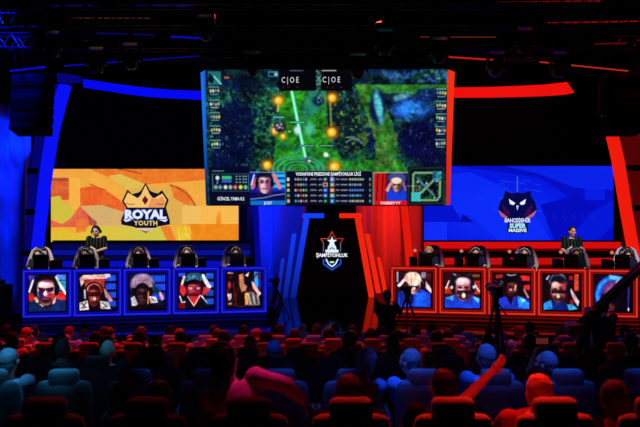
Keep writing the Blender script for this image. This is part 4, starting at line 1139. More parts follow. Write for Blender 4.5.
def own(o, me_mat):
    o.material_slots[0].link = 'OBJECT'; o.material_slots[0].material = me_mat
def put_person(key, label, loc, rz=0.0, skin='tan', hair=('short', 'black'), shirt='black', garment='t_shirt', group=None, legs=True, extra=None):
    g = PROTO[key]
    for me in [g['body'], g['shirt'], g['trousers']] + g['shoes']:
        if not me.materials: me.materials.append(BLACK)
    root = link('person', g['body'], None, loc); root.rotation_euler = (0, 0, rz)
    tag(root, label, 'person', group); own(root, SKIN[skin])
    own(link(garment, g['shirt'], root), CL[shirt]); own(link('trousers', g['trousers'], root), JEAN)
    for sm in g['shoes']: own(link('shoe', sm, root), SHOE)
    if hair:
        k = 'h_' + hair[0]
        if k not in g: g[k] = hair_mesh(g['f'], hair[0], key); g[k].materials.append(BLACK)
        own(link('cap' if hair[0] == 'cap' else 'hood' if hair[0] == 'hood' else 'hair', g[k], root), CL[hair[1]] if hair[0] in ('cap', 'hood') else HAIR[hair[1]])
    return root

HP = (0, .0, .465)
PROTO['upright'] = figure_meshes(pose(HP, lean=.02), 'upright')
PROTO['slouch'] = figure_meshes(pose((0, .07, .455), lean=-.16, nod=.1), 'slouch')
PROTO['low'] = figure_meshes(pose((0, .19, .45), lean=-.42, nod=.25, arms={1: ((.205, .0, .27), (.12, .22, .2)), -1: ((.205, .0, .27), (.12, .22, .2))}), 'low')
PROTO['forward'] = figure_meshes(pose((0, .04, .465), lean=.5, nod=.1, arms={1: ((.20, .30, .21), (.10, .48, .1)), -1: ((.20, .30, .21), (.10, .48, .1))}), 'forward')
PROTO['turned'] = figure_meshes(pose(HP, lean=.03, roll=-.12, turn=.75, tilt=-.05), 'turned')
LOW_ARMS = {1: ((.205, .0, .27), (.12, .22, .2)), -1: ((.205, .0, .27), (.12, .22, .2))}
PROTO['deep'] = figure_meshes(pose((0, .27, .45), lean=-.62, nod=.1, arms={1: ((.205, -.08, .24), (.12, .12, .17)), -1: ((.205, -.08, .24), (.12, .12, .17))}), 'deep')
PROTO['deep_side'] = figure_meshes(pose((0, .27, .45), lean=-.58, roll=-.26, tilt=-.1, nod=.1, shoulders=.16, arms={1: ((.15, -.06, .27), (.10, .12, .17)), -1: ((.235, -.04, .23), (.14, .12, .18))}), 'deep_side')
PROTO['nodding'] = figure_meshes(pose((0, .03, .46), lean=.06, roll=.1, turn=-.3, nod=.4), 'nodding')
PROTO['leaning'] = figure_meshes(pose((0, .08, .46), lean=.0, roll=.28, turn=-.4, tilt=.2, arms={1: ((.27, .10, .235), (.17, .32, .2)), -1: ((.12, .1, .23), (.06, .3, .17))}), 'leaning')
PROTO['phone'] = figure_meshes(pose(HP, lean=.0, arms={1: ((.22, .2, .32), (.12, .27, .57)), -1: ((.22, .2, .32), (.10, .29, .55))}), 'phone', curl=.9, palm={1: (-1, .2, 0), -1: (1, .2, 0)})
PROTO['reach'] = figure_meshes(pose((-.06, .05, .455), lean=-.12, roll=.12, turn=.3, nod=.1, arms={1: ((.25, .20, .44), (.47, .25, .63)), -1: ((.19, .06, .27), (.11, .28, .18))}), 'reach', palm={1: (-.3, .9, 0)}, sleeve=.4)
PROTO['sprawl'] = figure_meshes(pose((.0, .08, .55), lean=.30, roll=-.45, turn=-.35, tilt=-.25, legs='perch', arms={1: ((.19, .12, .40), (.31, .15, .27)), -1: ((-.02 + .2, .22, .2), (.1, .36, .1))}), 'sprawl', sleeve=1.75)
PROTO['player'] = figure_meshes(pose((0, .0, .56), lean=.1, nod=.42, legs='sit', arms={1: ((.22, .16, .22), (.17, .42, .33)), -1: ((.22, .16, .22), (.17, .42, .33))}), 'player')
PROTO['coach'] = figure_meshes(pose((0, 0, .93), lean=.06, nod=.3, legs='stand', arms={1: ((.23, .09, .2), (.05, .26, .10)), -1: ((.23, .09, .2), (.03, .29, .14))}), 'coach', sleeve=.75)
PROTO['coach_low'] = figure_meshes(pose((0, 0, .93), lean=.02, nod=.1, turn=.15, legs='stand', arms={1: ((.23, .06, .19), (.07, .24, .05)), -1: ((.24, -.02, .15), (.235, .06, -.09))}), 'coach_low', sleeve=.75)
PROTO['operator'] = figure_meshes(pose((0, 0, .93), lean=.12, nod=.1, legs='stand', arms={1: ((.24, .16, .27), (.10, .36, .40)), -1: ((.24, .16, .27), (.08, .34, .34))}), 'operator', sleeve=.8)

def headset(root, f, m_pad, m_band):
    H = lambda x, y, z: f.head + f.HR @ Vector((x, y, z))
    b = MB(); b.tube([H(.105 * math.cos(q), -.01, -.01 + .145 * math.sin(q)) for q in np.linspace(0, math.pi, 15)], .012, 8)
    o = b.build('headset', m_band, root)
    for s in (-1, 1):
        c = MB(); c.ball(H(s * .1, -.01, -.012), (.03, .045, .052), f.HR, 12); c.build('ear_cup', m_pad, o)
    c = MB(); c.tube([H(.1, .02, -.03), H(.085, .09, -.07), H(.04, .125, -.075)], .005, 6); c.build('boom_microphone', m_pad, o)

# ================================================================== STATION FURNITURE
def rbox(c, s, bv, mi=0, mb=None, R=None):
    mb = mb or MB(); mb.box(c, s, mi, R, bv); return mb
def make_chair(name, label, wing, pillow):
    t = thing(name, label, 'gaming chair', group='gaming chairs behind the player desks')
    seat_m = mat('chair_leather', (22, 22, 26), .45, bump=.2, scale=60)
    rbox((0, .02, .38), (.5, .48, .1), .035).build('seat', seat_m, t)
    b = MB(); b.loft([((0, -.24, .42), (.2, 0, 0), (0, .06, 0)), ((0, -.27, .62), (.22, 0, 0), (0, .055, 0)), ((0, -.30, .87), (.245, 0, 0), (0, .05, 0)), ((0, -.33, 1.07), (.20, 0, 0), (0, .05, 0)), ((0, -.35, 1.23), (.16, 0, 0), (0, .05, 0)), ((0, -.355, 1.29), (.12, 0, 0), (0, .04, 0))], 20)
    bk = b.build('backrest', seat_m, t)
    for s in (-1, 1):
        wmb = MB(); wmb.tube([(s * .2, -.2, .45), (s * .235, -.21, .64), (s * .27, -.235, .87), (s * .225, -.275, 1.07), (s * .175, -.30, 1.22), (s * .09, -.31, 1.29)], [.03, .042, .05, .042, .032, .02], 10)
        wmb.build('side_bolster', wing, bk)
    rbox((0, -.28, 1.13), (.26, .07, .13), .033).build('neck_pillow', pillow, bk)
    for s in (-1, 1):
        a = MB(); a.tube([(s * .27, -.02, .37), (s * .345, -.02, .42), (s * .345, -.02, .56)], .018, 8); rbox((s * .345, .0, .57), (.08, .26, .035), .012, 0, a); a.build('armrest', PLASTIC, t)
    c = MB(); c.tube([(0, 0, .1), (0, 0, .34)], [.035, .03], 12); c.build('gas_column', METAL, t)
    for k in range(5):
        q = k * 2 * math.pi / 5 + .3; e = (.3 * math.cos(q), .3 * math.sin(q), .075)
        l = MB(); l.tube([(0, 0, .11), e], [.035, .02], 8); lo = l.build('base_leg', PLASTIC, t)
        wv = MB(); wv.ball((e[0], e[1], .032), (.03, .03, .032), None, 10); wv.build('caster', PLASTIC, lo)
    return t
def make_monitor(label, w_=.27, h=.36):
    t = thing('gaming_monitor', label, 'monitor', group='monitors on the player desks')
    rbox((0, 0, .08 + h / 2), (w_, .045, h), .012).build('screen_shell', PLASTIC, t)
    s = MB(); s.box((0, .026, .08 + h / 2), (w_ - .02, .004, h - .02)); s.build('display', glow('monitor_glow', (120, 140, 190), .6), t)
    n = MB(); n.tube([(0, -.03, .01), (0, -.04, .2)], .018, 8); n.build('neck', PLASTIC, t)
    rbox((0, -.01, .006), (.2, .16, .012), .005).build('foot_base', PLASTIC, t)
    return t
def make_tower(label):
    t = thing('computer_tower', label, 'computer', group='computer towers on the player desks')
    rbox((0, 0, .155), (.17, .36, .31), .012).build('case', mat('tower_case', (6, 6, 8), .8, spec=.1), t)
    g = MB()
    for k in range(6): g.box((0, -.183, .05 + k * .04), (.14, .006, .018))
    g.build('vent_grille', METAL, t)
    return t
WH = mat('bolster_white', (240, 220, 220), .5); WB = mat('bolster_blue', (225, 215, 245), .5); PWH = mat('pillow_white', (206, 200, 196), .6); PRD = mat('pillow_stripe', (170, 170, 200), .6)
plab = {-1: ['orange-lit side seat', 'white headrest', 'white headrest', 'standing coach behind it', 'white headrest'], 1: ['', '', '', '', '']}
who = {(-1, 0): 'at the blue desk beside the portal', (-1, 1): 'at the second blue desk from the portal', (-1, 2): 'at the middle blue desk', (-1, 3): 'at the blue desk before the standing coach', (-1, 4): 'at the outermost blue desk',
       (1, 0): 'at the red desk beside the portal', (1, 1): 'at the second red desk from the portal', (1, 2): 'at the middle red desk', (1, 3): 'at the red desk before the standing coach', (1, 4): 'at the outermost red desk'}
STX = {(-1, 0): (237.5, 247.5), (-1, 1): (189, 200), (-1, 2): (141, 152), (-1, 3): (88, 102), (-1, 4): (41.5, 54), (1, 0): (424.5, 415.5), (1, 1): (471, 461), (1, 2): (519, 509.5), (1, 3): (570.5, 560), (1, 4): (621.5, 610)}
protoC = {-1: make_chair('gaming_chair', 'x', WH, PWH), 1: make_chair('gaming_chair', 'x', WB, PRD)}
protoM = make_monitor('x', .31); protoT = make_tower('x')
used = {}
def take(o):
    if o.name in used: return copy_tree(o)
    used[o.name] = 1
    return o
hairs = {(-1, 0): ('full', 'black'), (-1, 1): ('short', 'brown'), (-1, 2): ('full', 'brown'), (-1, 3): ('short', 'black'), (-1, 4): ('short', 'black'), (1, 0): ('full', 'fair'), (1, 1): ('short', 'black'), (1, 2): ('short', 'brown'), (1, 3): ('short', 'black'), (1, 4): ('full', 'black')}
orb_m = mat('headset_white', (190, 190, 196), .4)
for (side, k, mid, rz, droot) in DESKS:
    w_ = who[(side, k)]
    Rz = Matrix.Rotation(rz, 3, 'Z')
    bx, sx = STX[(side, k)]
    def at(px, dy, z):
        d0 = mid.y + .4
        return Vector(((px - 320) / F_PX * (d0 + dy), d0 + dy, z))
    dcol = 'black' 
    o = take(protoM); tag(o, 'black monitor seen from behind ' + w_); o.location = at(bx + (.8 if side > 0 else -.6), .02, 1.036); o.rotation_euler = (0, 0, rz)
    o = take(protoT); tag(o, 'black computer tower ' + w_); o.location = at(sx + (2.3 if sx > bx else -2.3), .16, 1.036); o.rotation_euler = (0, 0, rz)
    ch = take(protoC[side]); tag(ch, ('white-edged' if side < 0 else 'blue-edged') + ' gaming chair ' + w_)
    px_c = bx - 1.5 if side < 0 else bx + 5
    ch.location = at(px_c, 1.12, .22); ch.rotation_euler = (0, 0, math.pi + rz + (.25 if side < 0 else -.35))
    pl = put_person('player', 'seated player in headset ' + w_, at(px_c - (0 if side < 0 else 1), 1.03, .222), math.pi + rz, 'fair', hairs[(side, k)], 'charcoal' if side < 0 else 'navy', 'jersey', 'seated players')
    headset(pl, PROTO['player']['f'], PLASTIC, orb_m)
    # keyboard, mouse and cup-sized webcam lamp on the desk
    if side > 0:
        t = thing('desk_lamp', 'small glowing desk light ' + w_, 'lamp', at(bx - 9.5, -.13, 1.036), 0, 'small lights on the red desks')
        b = MB(); b.tube([(0, 0, .01), (0, 0, .48)], .008, 6); b.box((0, 0, .006), (.1, .1, .012), bevel=.004); b.build('stem', PLASTIC, t)
        g = MB(); g.ball((0, 0, .5), (.04, .03, .04), None, 10); g.build('bulb', glow('lamp_glow', (230, 130, 110), .8), t)
cL = P(97, 250, 15.3); pcl = put_person('coach', 'standing coach in dark polo and headset behind the blue desks', (cL.x, 15.3, .222), math.pi + .05, 'fair', ('short', 'black'), 'striped_olive', 'polo_shirt')
headset(pcl, PROTO['coach']['f'], PLASTIC, PLASTIC)
cR = P(571.5, 250, 15.2); pcr = put_person('coach_low', 'standing coach in striped dark polo behind the red desks', (cR.x, 15.2, .222), math.pi - .05, 'tan', ('short', 'black'), 'striped_green', 'polo_shirt')
pcl.scale = (1.06,) * 3; pcr.scale = (1.05,) * 3
# ================================================================== RIGGING OVERHEAD
def truss(label, y, z, x0=-12.6, x1=12.6, s=.32):
    t = thing('lighting_truss', label, 'truss', (0, y, z))
    h = s / 2
    for (dy, dz) in ((-h, -h), (-h, h), (h, -h), (h, h)):
        c = MB(); c.tube([(x0, dy, dz), (x1, dy, dz)], .028, 8); c.build('chord', METAL, t)
    n = int((x1 - x0) / .42)
    for (dy0, dz0, dy1, dz1) in ((-h, -h, -h, h), (h, -h, h, h), (-h, -h, h, -h)):
        b = MB()
        for i in range(n):
            xa = x0 + i * .42
            b.tube([(xa, dy0, dz0), (xa + .21, dy1, dz1)], .013, 5, 0, False); b.tube([(xa + .21, dy1, dz1), (xa + .42, dy0, dz0)], .013, 5, 0, False)
        b.build('lattice_bracing', METAL, t)
    for x in (-9, -4.5, 0, 4.5, 9):
        c = MB(); c.tube([(x, 0, h), (x, 0, 9.2 - z)], .012, 6); c.build('hanging_cable', METAL, t)
    return t
truss('front box truss of dark steel nearest the audience', 11.6, 6.62)
truss('second box truss of dark steel counted from the audience', 12.7, 6.52)
truss('third box truss of dark steel counted from the audience', 13.6, 6.25)
truss('rear box truss of dark steel above the banner screens', 15.0, 6.35)
truss('upper dark steel truss just under the ceiling', 12.2, 7.35)

def led_tube(x0, y0, x1, y1, d, rgb, r, label, st=1.0):
    a, b = P(x0, y0, d), P(x1, y1, d)
    t = thing('tube_light', label, 'tube light', a.lerp(b, .5), 0, 'line lights on the rigging')
    o = t.location.copy()
    m = MB(); m.tube([a - o, b - o], r, 8); m.build('glowing_tube', glow('tube_%d_%d_%d_%d' % (*rgb, st * 10), rgb, st), t)
    for s, p in ((.12, a.lerp(b, .12)), (.88, a.lerp(b, .88))):
        c = MB(); q = p - o; c.box((q.x, q.y + .03, q.z + .03), (.05, .08, .05), bevel=.008); c.tube([(q.x, q.y + .03, q.z), (q.x, q.y + .03, q.z + .35)], .01, 6); c.build('hanging_clamp', MATTE, t)
T = [(10, 71, 45, 67, 13.2, (10, 10, 190), .022, 'dim blue line light above the hung speaker column beside the orange screen'),
     (64, 66, 117, 62, 13.3, (8, 10, 150), .016, 'thin blue line light rising above the blue curved band'),
     (143, 60, 199, 56, 13.25, (6, 8, 120), .014, 'thin faint blue line light reaching the hanging screen'),
     (71, 18, 151, 18.2, 13.0, (96, 48, 40), .006, 'very thin orange line light high in the rigging'),
     (-6, 25.5, 36, 26, 12.98, (8, 8, 100), .026, 'thick blurred blue light bar at the edge high in the rigging'),
     (96, 33, 154, 35, 13, (6, 6, 80), .018, 'faint blue light bar below the thin orange line'),
     (171, 36.5, 212, 39, 13, (10, 12, 150), .024, 'blue light bar ending above the hanging screen corner'),
     (52, 5, 92, 5, 11.9, (6, 6, 80), .03, 'short blue light bar at the top, nearer the outer wall'),
     (135, 4, 195, 6, 11.9, (8, 8, 90), .03, 'short blue light bar at the top, nearer the middle'),
     (449, 57, 495, 60, 13.25, (190, 30, 24), .018, 'red line light beside the hanging screen upper corner'),
     (540, 62, 628, 71, 13.2, (176, 40, 28), .016, 'long thin red line light sloping over the blue screen'),
     (420, 37, 496, 37, 13, (110, 36, 20), .009, 'thin orange-red line light above the hanging screen'),
     (445, 24.5, 516, 24, 13.0, (70, 6, 20), .012, 'dim crimson glow bar standing in for lit bracing high above the red band'),  # the crimson and pink bars glow in place of light catching the truss bracing
     (548, 23, 648, 21, 13.0, (130, 8, 16), .016, 'bright crimson glow bar standing in for lit bracing at the edge high in the rigging'),
     (330, 4.5, 425, 4, 11.9, (80, 10, 30), .009, 'dim pink-red glow bar standing in for lit bracing at the very top middle'),
     (495, 2.5, 600, 1, 11.9, (110, 8, 22), .016, 'dim red glow bar standing in for lit bracing at the very top corner'),
     (595, 44, 626, 43, 13, (90, 8, 14), .014, 'short faint red light bar over the hung speaker column')]
for a in T: led_tube(*a)

def moving_head(px, py, d, label, tilt=.5, s=1.0):
    p = P(px, py, d)
    t = thing('moving_head_light', label, 'stage light', p, 0, 'moving head stage lights')
    b = MB(); b.box((0, 0, .30 * s), (.34 * s, .26 * s, .12 * s), bevel=.02); b.build('base_box', PLASTIC, t)
    for k in (-1, 1):
        y = MB(); y.box((k * .16 * s, 0, .1 * s), (.045 * s, .1 * s, .34 * s), bevel=.015); y.build('yoke_arm', PLASTIC, t)
    R = rotx(tilt)
    h = MB(); h.loft([(R @ Vector((0, 0, .12 * s)), Vector((.08 * s, 0, 0)), R @ Vector((0, .08 * s, 0))), (R @ Vector((0, 0, .06 * s)), Vector((.12 * s, 0, 0)), R @ Vector((0, .12 * s, 0))), (R @ Vector((0, 0, -.12 * s)), Vector((.12 * s, 0, 0)), R @ Vector((0, .12 * s, 0))), (R @ Vector((0, 0, -.19 * s)), Vector((.1 * s, 0, 0)), R @ Vector((0, .1 * s, 0)))])
    ho = h.build('lamp_head', PLASTIC, t)
    l = MB(); l.ball(R @ Vector((0, 0, -.185 * s)), (.085 * s, .085 * s, .02 * s), R, 12); l.build('lens', mat('lens_glass', (60, 62, 70), .1, .3), ho)
    c = MB(); c.box((0, 0, .4 * s), (.1 * s, .05 * s, .08 * s), bevel=.01); c.tube([(0, 0, .36 * s), (0, 0, 1.1 * s)], .018, 6); c.build('hanging_clamp', METAL, t)
MH = [(52, 46, 12.2, 'moving head light hanging above the hung speaker column by the orange screen'), (130, 58, 12.2, 'moving head light hanging over the crown logo'), (252, 66, 12.2, 'moving head light hanging at the screen top near its blue edge'), (385, 44, 12.2, 'moving head light hanging above the map side of the hanging screen'), (358, 68, 12.2, 'moving head light overlapping the hanging screen top beside the score boxes'), (497, 66, 12.2, 'moving head light hanging nearest the red band middle'), (525, 42, 12.2, 'moving head light high over the owl logo'), (560, 66, 12.2, 'moving head light hanging at the outer end of the red band'), (205, 30, 12.2, 'moving head light high above the hanging screen blue corner'), (96, 62, 12.2, 'moving head light hanging over the start of the blue band'), (440, 52, 12.2, 'moving head light hanging near the red edge of the hanging screen')]
for i, (x, y, d, l) in enumerate(MH): moving_head(x, y, d, l, .5 + .25 * (i % 3), 1.15)

def line_array(px0, px1, py0, py1, d, label):
    a, b = P(px0, py0, d), P(px1, py1, d)
    W, Hh = b.x - a.x, a.z - b.z
    t = thing('line_array_speaker', label, 'loudspeaker', ((a.x + b.x) / 2, d, b.z))
    n = 6
    for k in range(n):
        h = Hh / n; z = h * (k + .5)
        R = rotx(-.05 * (n - k)); yy = -.012 * (n - k) ** 1.3
        c = MB(); c.box((0, yy, z), (W, .5, h - .012), 0, R, .02); c.build('speaker_cabinet', MATTE, t)
    hb = MB(); hb.box((0, 0, Hh + .04), (W * .8, .3, .06), bevel=.01)
    for s in (-1, 1): hb.tube([(s * W * .3, 0, Hh + .05), (s * W * .3, 0, 9.15 - b.z)], .02, 6)
    hb.build('hanging_bar', METAL, t)
line_array(16.5, 51, 76, 134, 14.32, 'black hung line array speaker in front of the blue arch')
line_array(603, 637, 74, 134, 14.32, 'black hung line array speaker in front of the red arch')
# narrow vertical lamp bar hanging beside the red-side speaker
t = thing('lamp_bar', 'narrow vertical hanging lamp bar with a dim red glint over the blue screen', 'stage light', P(601.5, 112, 14.72))
b = MB(); b.box((0, 0, .42), (.13, .1, .95), bevel=.02); b.tube([(0, 0, .9), (0, 0, 3)], .015, 6); b.build('hanging_housing', mat('lamp_housing', (40, 24, 44), .5), t)
b = MB(); b.ball((0, -.06, .78), (.05, .02, .1), None, 10); b.build('lens', glow('dim_red_lens', (150, 10, 14)), t)

# ================================================================== CAMERAS AND CREW ON THE FLOOR
CAMB = mat('camera_body', (12, 12, 14), .4)
def tripod_cam(label, px, d, floor_z, y_cam, spread, rz, s=1.0):
    x = P(px, 0, d).x; top = P(px, y_cam, d).z
    t = thing('video_camera_tripod', label, 'tripod', (x, d, floor_z))
    H = top - floor_z - .16 * s
    for k in range(3):
        q = rz + k * 2 * math.pi / 3
        e = Vector((spread * math.cos(q), spread * math.sin(q), .02)); 
        l = MB(); l.tube([(0.03 * math.cos(q), .03 * math.sin(q), H), e * .5 + Vector((0, 0, H * .5))], .024 * s, 8); l.tube([e * .5 + Vector((0, 0, H * .5)), e], .016 * s, 8); lo = l.build('leg', METAL, t)
        f = MB(); f.ball(e, (.025, .025, .02), None, 8); f.build('rubber_foot', PLASTIC, lo)
    c = MB(); c.tube([(0, 0, H * .6), (0, 0, H + .03)], .022, 8); c.ball((0, 0, H + .04), .05 * s, None, 10); c.build('fluid_head', METAL, t)
    c = MB(); c.tube([(0, 0, H + .04), (.05, -.35 * s, H - .12)], .011, 6); c.build('pan_handle', PLASTIC, t)
    v = thing('video_camera', label.replace('tripod', 'video camera') if False else 'video camera on the ' + label, 'video camera', (x, d, floor_z + H + .093), 0)
    b = MB(); b.box((0, 0, .09 * s), (.13 * s, .34 * s, .17 * s), bevel=.02); b.build('camera_body', CAMB, v)
    b = MB(); b.tube([(0, .16 * s, .09 * s), (0, .33 * s, .09 * s)], [.045 * s, .06 * s], 12); lo = b.build('lens_barrel', CAMB, v)
    b = MB(); b.tube([(0, .33 * s, .09 * s), (0, .36 * s, .09 * s)], [.065 * s, .07 * s], 12); b.build('lens_hood', PLASTIC, lo)
    b = MB(); b.box((-.1 * s, -.1 * s, .14 * s), (.09 * s, .1 * s, .07 * s), bevel=.012); b.build('viewfinder', CAMB, v)
    b = MB(); b.tube([(0, -.1 * s, .17 * s), (0, -.09 * s, .23 * s), (0, .1 * s, .23 * s), (0, .11 * s, .17 * s)], .012, 6); b.build('top_handle', CAMB, v)
def op(label, px, d, z, rz=0, s='black'):
    return put_person('operator', label, (P(px, 0, d).x, d, z), rz, 'tan', ('short', 'black'), s, 'hooded_jacket')
tripod_cam('tall tripod standing in the aisle before the middle red desk', 496, 9.2, tier_z(9.1), 292, .34, .5)
tripod_cam('tripod on the stage edge before the red desk beside the portal', 407, 12.3, 0.0, 291, .3, .4)
op('camera operator in black standing below the stage before the red desk beside the portal', 386.5, 11.8, tier_z(10.95), -.3)
OPX = P(386.5, 0, 11.78).x
tripod_cam('tripod on the stage between the blue desks and the portal', 276, 13.6, 0.0, 283, .3, .2)
# camera crane: long boom rising out of the picture
D_J = 9.0
jb = thing('camera_crane', 'dark camera crane with a long boom crossing the outermost red desk', 'camera crane', (P(594, 0, D_J).x, D_J, tier_z(9.1)))
o = jb.location.copy()
piv = P(594, 314, D_J) - o; tip = P(690, 222, D_J) - o; tail = P(578, 329, D_J) - o
b = MB(); b.tube([tail, tip], .055, 8); b.tube([tail + Vector((0, .12, .02)), tip + Vector((0, .12, .02))], .03, 6)
bo = b.build('boom', METAL, jb)
b = MB(); b.box(tuple(tail + Vector((0, .06, -.02))), (.26, .3, .2), bevel=.03); b.build('counterweight', PLASTIC, bo)
for k in range(3):
    q = .9 + k * 2 * math.pi / 3
    b = MB(); b.tube([piv + Vector((0, .05, -.05)), (.3 * math.cos(q) + piv.x, .28 * math.sin(q), .02)], .03, 8); b.build('leg', METAL, jb)
b = MB(); b.box(tuple(piv + Vector((0, .05, 0))), (.16, .26, .16), bevel=.03); b.build('pivot_head', METAL, jb)
b = MB(); q = tip; b.box((q.x, q.y, q.z - .2), (.2, .3, .25), bevel=.03); b.tube([q, (q.x, q.y, q.z - .1)], .03, 8); b.build('camera_head', CAMB, bo)
op('crane operator in black standing behind the camera crane base', 606, 9.85, tier_z(10.0), .2)
# dark equipment at the outer edge by the blue drape
t = thing('flight_case', 'dark equipment flight case beside the outermost blue desk', 'flight case', (P(-13, 0, 13.3).x, 13.3, 0))
rbox((0, 0, .42), (.8, .6, .72), .02).build('case_body', BLACK, t)
for sx in (-1, 1):
    for sy in (-1, 1):
        e = MB(); e.box((sx * .395, sy * .295, .42), (.03, .03, .73)); e.build('corner_trim', METAL, t)
for sx in (-1, 1):
    for sy in (-1, 1):
        q = MB(); q.ball((sx * .3, sy * .2, .03), (.03, .05, .03), None, 8); q.build('caster', PLASTIC, t)
t = thing('control_console', 'small control console with tiny lights on the dark flight case', 'console', (P(-13, 0, 13.3).x, 13.3, .782))
rbox((0, 0, .06), (.6, .4, .12), .015).build('console_body', mat('console_grey', (50, 56, 60), .5), t)
for k in range(5):
    b = MB(); b.ball((-.2 + k * .1, -.205, .07), (.018, .01, .018), None, 8); b.build('indicator_light', glow('cool_led', (110, 150, 160), .7), t)

# ================================================================== THEATRE SEATS
UPH = mat('seat_upholstery', (150, 148, 150), .8, noise=.15, scale=40, spec=.15)
SHELL = mat('seat_shell', (40, 40, 44), .5)
def make_seat():
    t = thing('theatre_seat', 'x', 'theatre seat')
    rbox((0, .09, .265), (.46, .42, .1), .035).build('seat_cushion', UPH, t)
    b = MB(); b.loft([((0, -.175, .26), (.225, 0, 0), (0, .05, 0)), ((0, -.18, .3), (.235, 0, 0), (0, .06, 0)), ((0, -.2, .6), (.238, 0, 0), (0, .062, 0)), ((0, -.222, .86), (.232, 0, 0), (0, .058, 0)), ((0, -.228, .925), (.215, 0, 0), (0, .05, 0)), ((0, -.23, .95), (.17, 0, 0), (0, .03, 0))], 28)
    # squared superellipse sections read as an upholstered back
    vs = []
    for (x, y, z) in b.v:
        vs.append((math.copysign(min(.238, abs(x) * 1.12 if abs(x) < .2 else abs(x) * 1.04), x), y, z))
    b.v = vs
    bk = b.build('backrest', UPH, t)
    h = MB(); h.box((0, -.225, .965), (.255, .1, .17), bevel=.045, seg=4); h.build('headrest', UPH, bk)
    for s in (-1, 1):
        a = MB(); a.box((s * .274, .06, .585), (.046, .36, .045), bevel=.016); a.box((s * .272, -.02, .3), (.035, .2, .56), bevel=.01); a.build('armrest', SHELL, t)
    l = MB(); l.box((0, .02, .11), (.3, .1, .22), bevel=.015); l.box((0, .02, .012), (.4, .26, .024), bevel=.008); l.build('pedestal', SHELL, t)
    return t
seat0 = make_seat()
seat_used = False
rown = ['the nearest row', 'the second row', 'the third row', 'the fourth row', 'the fifth row', 'the sixth row', 'the seventh row', 'the stage-side row']
ORD = ['first', 'second', 'third', 'fourth', 'fifth', 'sixth', 'seventh', 'eighth', 'ninth', 'tenth', 'eleventh', 'twelfth', 'thirteenth', 'fourteenth', 'fifteenth', 'sixteenth', 'seventeenth', 'eighteenth', 'nineteenth', 'twentieth', 'twenty-first', 'twenty-second', 'twenty-third', 'twenty-fourth', 'twenty-fifth', 'twenty-sixth']
X0 = [.182, -.333, .1, .32, .444, .2, .5, .28]
SEATS = {}
for r, d in enumerate(ROWS):
    lim = 345 / F_PX * d
    xs = [X0[r] + .6 * k for k in range(-30, 30) if abs(X0[r] + .6 * k) < lim + .1]
    for i, x in enumerate(xs):
        if r == 5 and (abs(x - P(496, 0, 9.2).x) < .6 or abs(x - P(594, 0, 9.0).x) < .7): continue
        if r == 6 and abs(x - P(606, 0, 9.85).x) < .5: continue
        s = copy_tree(seat0) if seat_used else seat0
        seat_used = True
        s.location = (x, d + .225, tier_z(d))
        tone = ['red-edged', 'blue-lit' if x > -.9 else 'cyan-lit' if x < -1.3 else 'dark', 'dark', 'dim red-lit', 'red-lit', 'red-lit', 'dim red-lit', 'dark'][r]
        tag(s, f'{tone} theatre seat with headrest, {ORD[i]} from left in {rown[r]}', 'theatre seat', 'theatre seats in ' + rown[r])
        SEATS[(r, i)] = x

# ================================================================== SPECTATORS
def seat_person(r, px, key, label, dz=0.0, rz=0.0, dy=0.0, sc=.95, **kw):
    d = ROWS[r] + .225
    x = P(px, 0, d).x
    o = put_person(key, label, (x, d + .045 + dy, tier_z(d - .225) + .002 + dz), rz, group='audience', **kw)
    o.scale = (sc,) * 3
    return o
def at_seat(r, px):
    d = ROWS[r]
    tgt = P(px, 0, d).x
    return min((abs(x - tgt), i, x) for (rr, i), x in SEATS.items() if rr == r)
busy = set()
def special(r, px, key, label, dx=0.0, **kw):
    _, i, x = at_seat(r, px); busy.add((r, i))
    d = ROWS[r] + .225
    return seat_person(r, 320 + (x + dx) / d * F_PX, key, label, **kw)
special(0, 147, 'deep', 'spectator slouched low in the nearest row under the crown logo, dark hair', skin='brown', hair=('full', 'brown'), shirt='black')
special(0, 250, 'sprawl', 'spectator in a pink top leaning sideways in the nearest row, arm stretched out', dy=.06, sc=1, skin='fair', hair=('full', 'black'), shirt='rose', garment='sweater')
special(0, 351, 'deep', 'spectator slouched low behind the middle headrest of the nearest row', skin='brown', hair=('short', 'brown'), shirt='black', sc=1)
special(0, 453, 'reach', 'spectator in the nearest row stretching a bare red-lit arm upwards', skin='fair', hair=('short', 'black'), shirt='black')
special(0, 554, 'deep', 'spectator with a bright red-lit round head in the nearest row', skin='fair', hair=('short', 'fair'), shirt='rust', sc=1)
special(0, 656, 'deep_side', 'spectator with a dim red-lit head at the outer end of the nearest row', skin='brown', hair=('full', 'brown'), shirt='black')
special(1, -6, 'upright', 'spectator with a cyan-lit head at the edge of the second row', skin='fair', hair=('short', 'grey'), shirt='grey', dx=-.01)
special(1, 136, 'forward', 'spectator with a big dark head of hair leaning forward under the orange screen', skin='brown', hair=('full', 'black'), shirt='black')
special(1, 352, 'leaning', 'spectator leaning to a neighbour in blue light, second row middle', skin='tan', hair=('full', 'grey'), shirt='sky', garment='sweater', rz=.1)
special(1, 424, 'turned', 'spectator with light blue-lit hair, head turned, second row', skin='fair', hair=('short', 'grey'), shirt='sky')
special(1, 496, 'upright', 'spectator with a round blue-lit head before the tall tripod', skin='fair', hair=('short', 'grey'), shirt='sky', sc=.98)
special(1, 567, 'turned', 'spectator half hidden behind a blue-lit headrest, second row', skin='tan', hair=('short', 'grey'), shirt='navy', sc=.93)
special(2, 103, 'upright', 'bald blue-lit spectator seated in the third row under the orange screen', skin='fair', hair=None, shirt='navy')
special(2, 40, 'forward', 'thin spectator leaning forward behind a cyan-lit headrest', skin='tan', hair=('short', 'grey'), shirt='grey')
special(2, 155, 'deep', 'spectator with a blue-lit hood sunk low in the third row', skin='tan', hair=('hood', 'sky'), shirt='sky', garment='hooded_jacket', sc=.9, dz=.035)
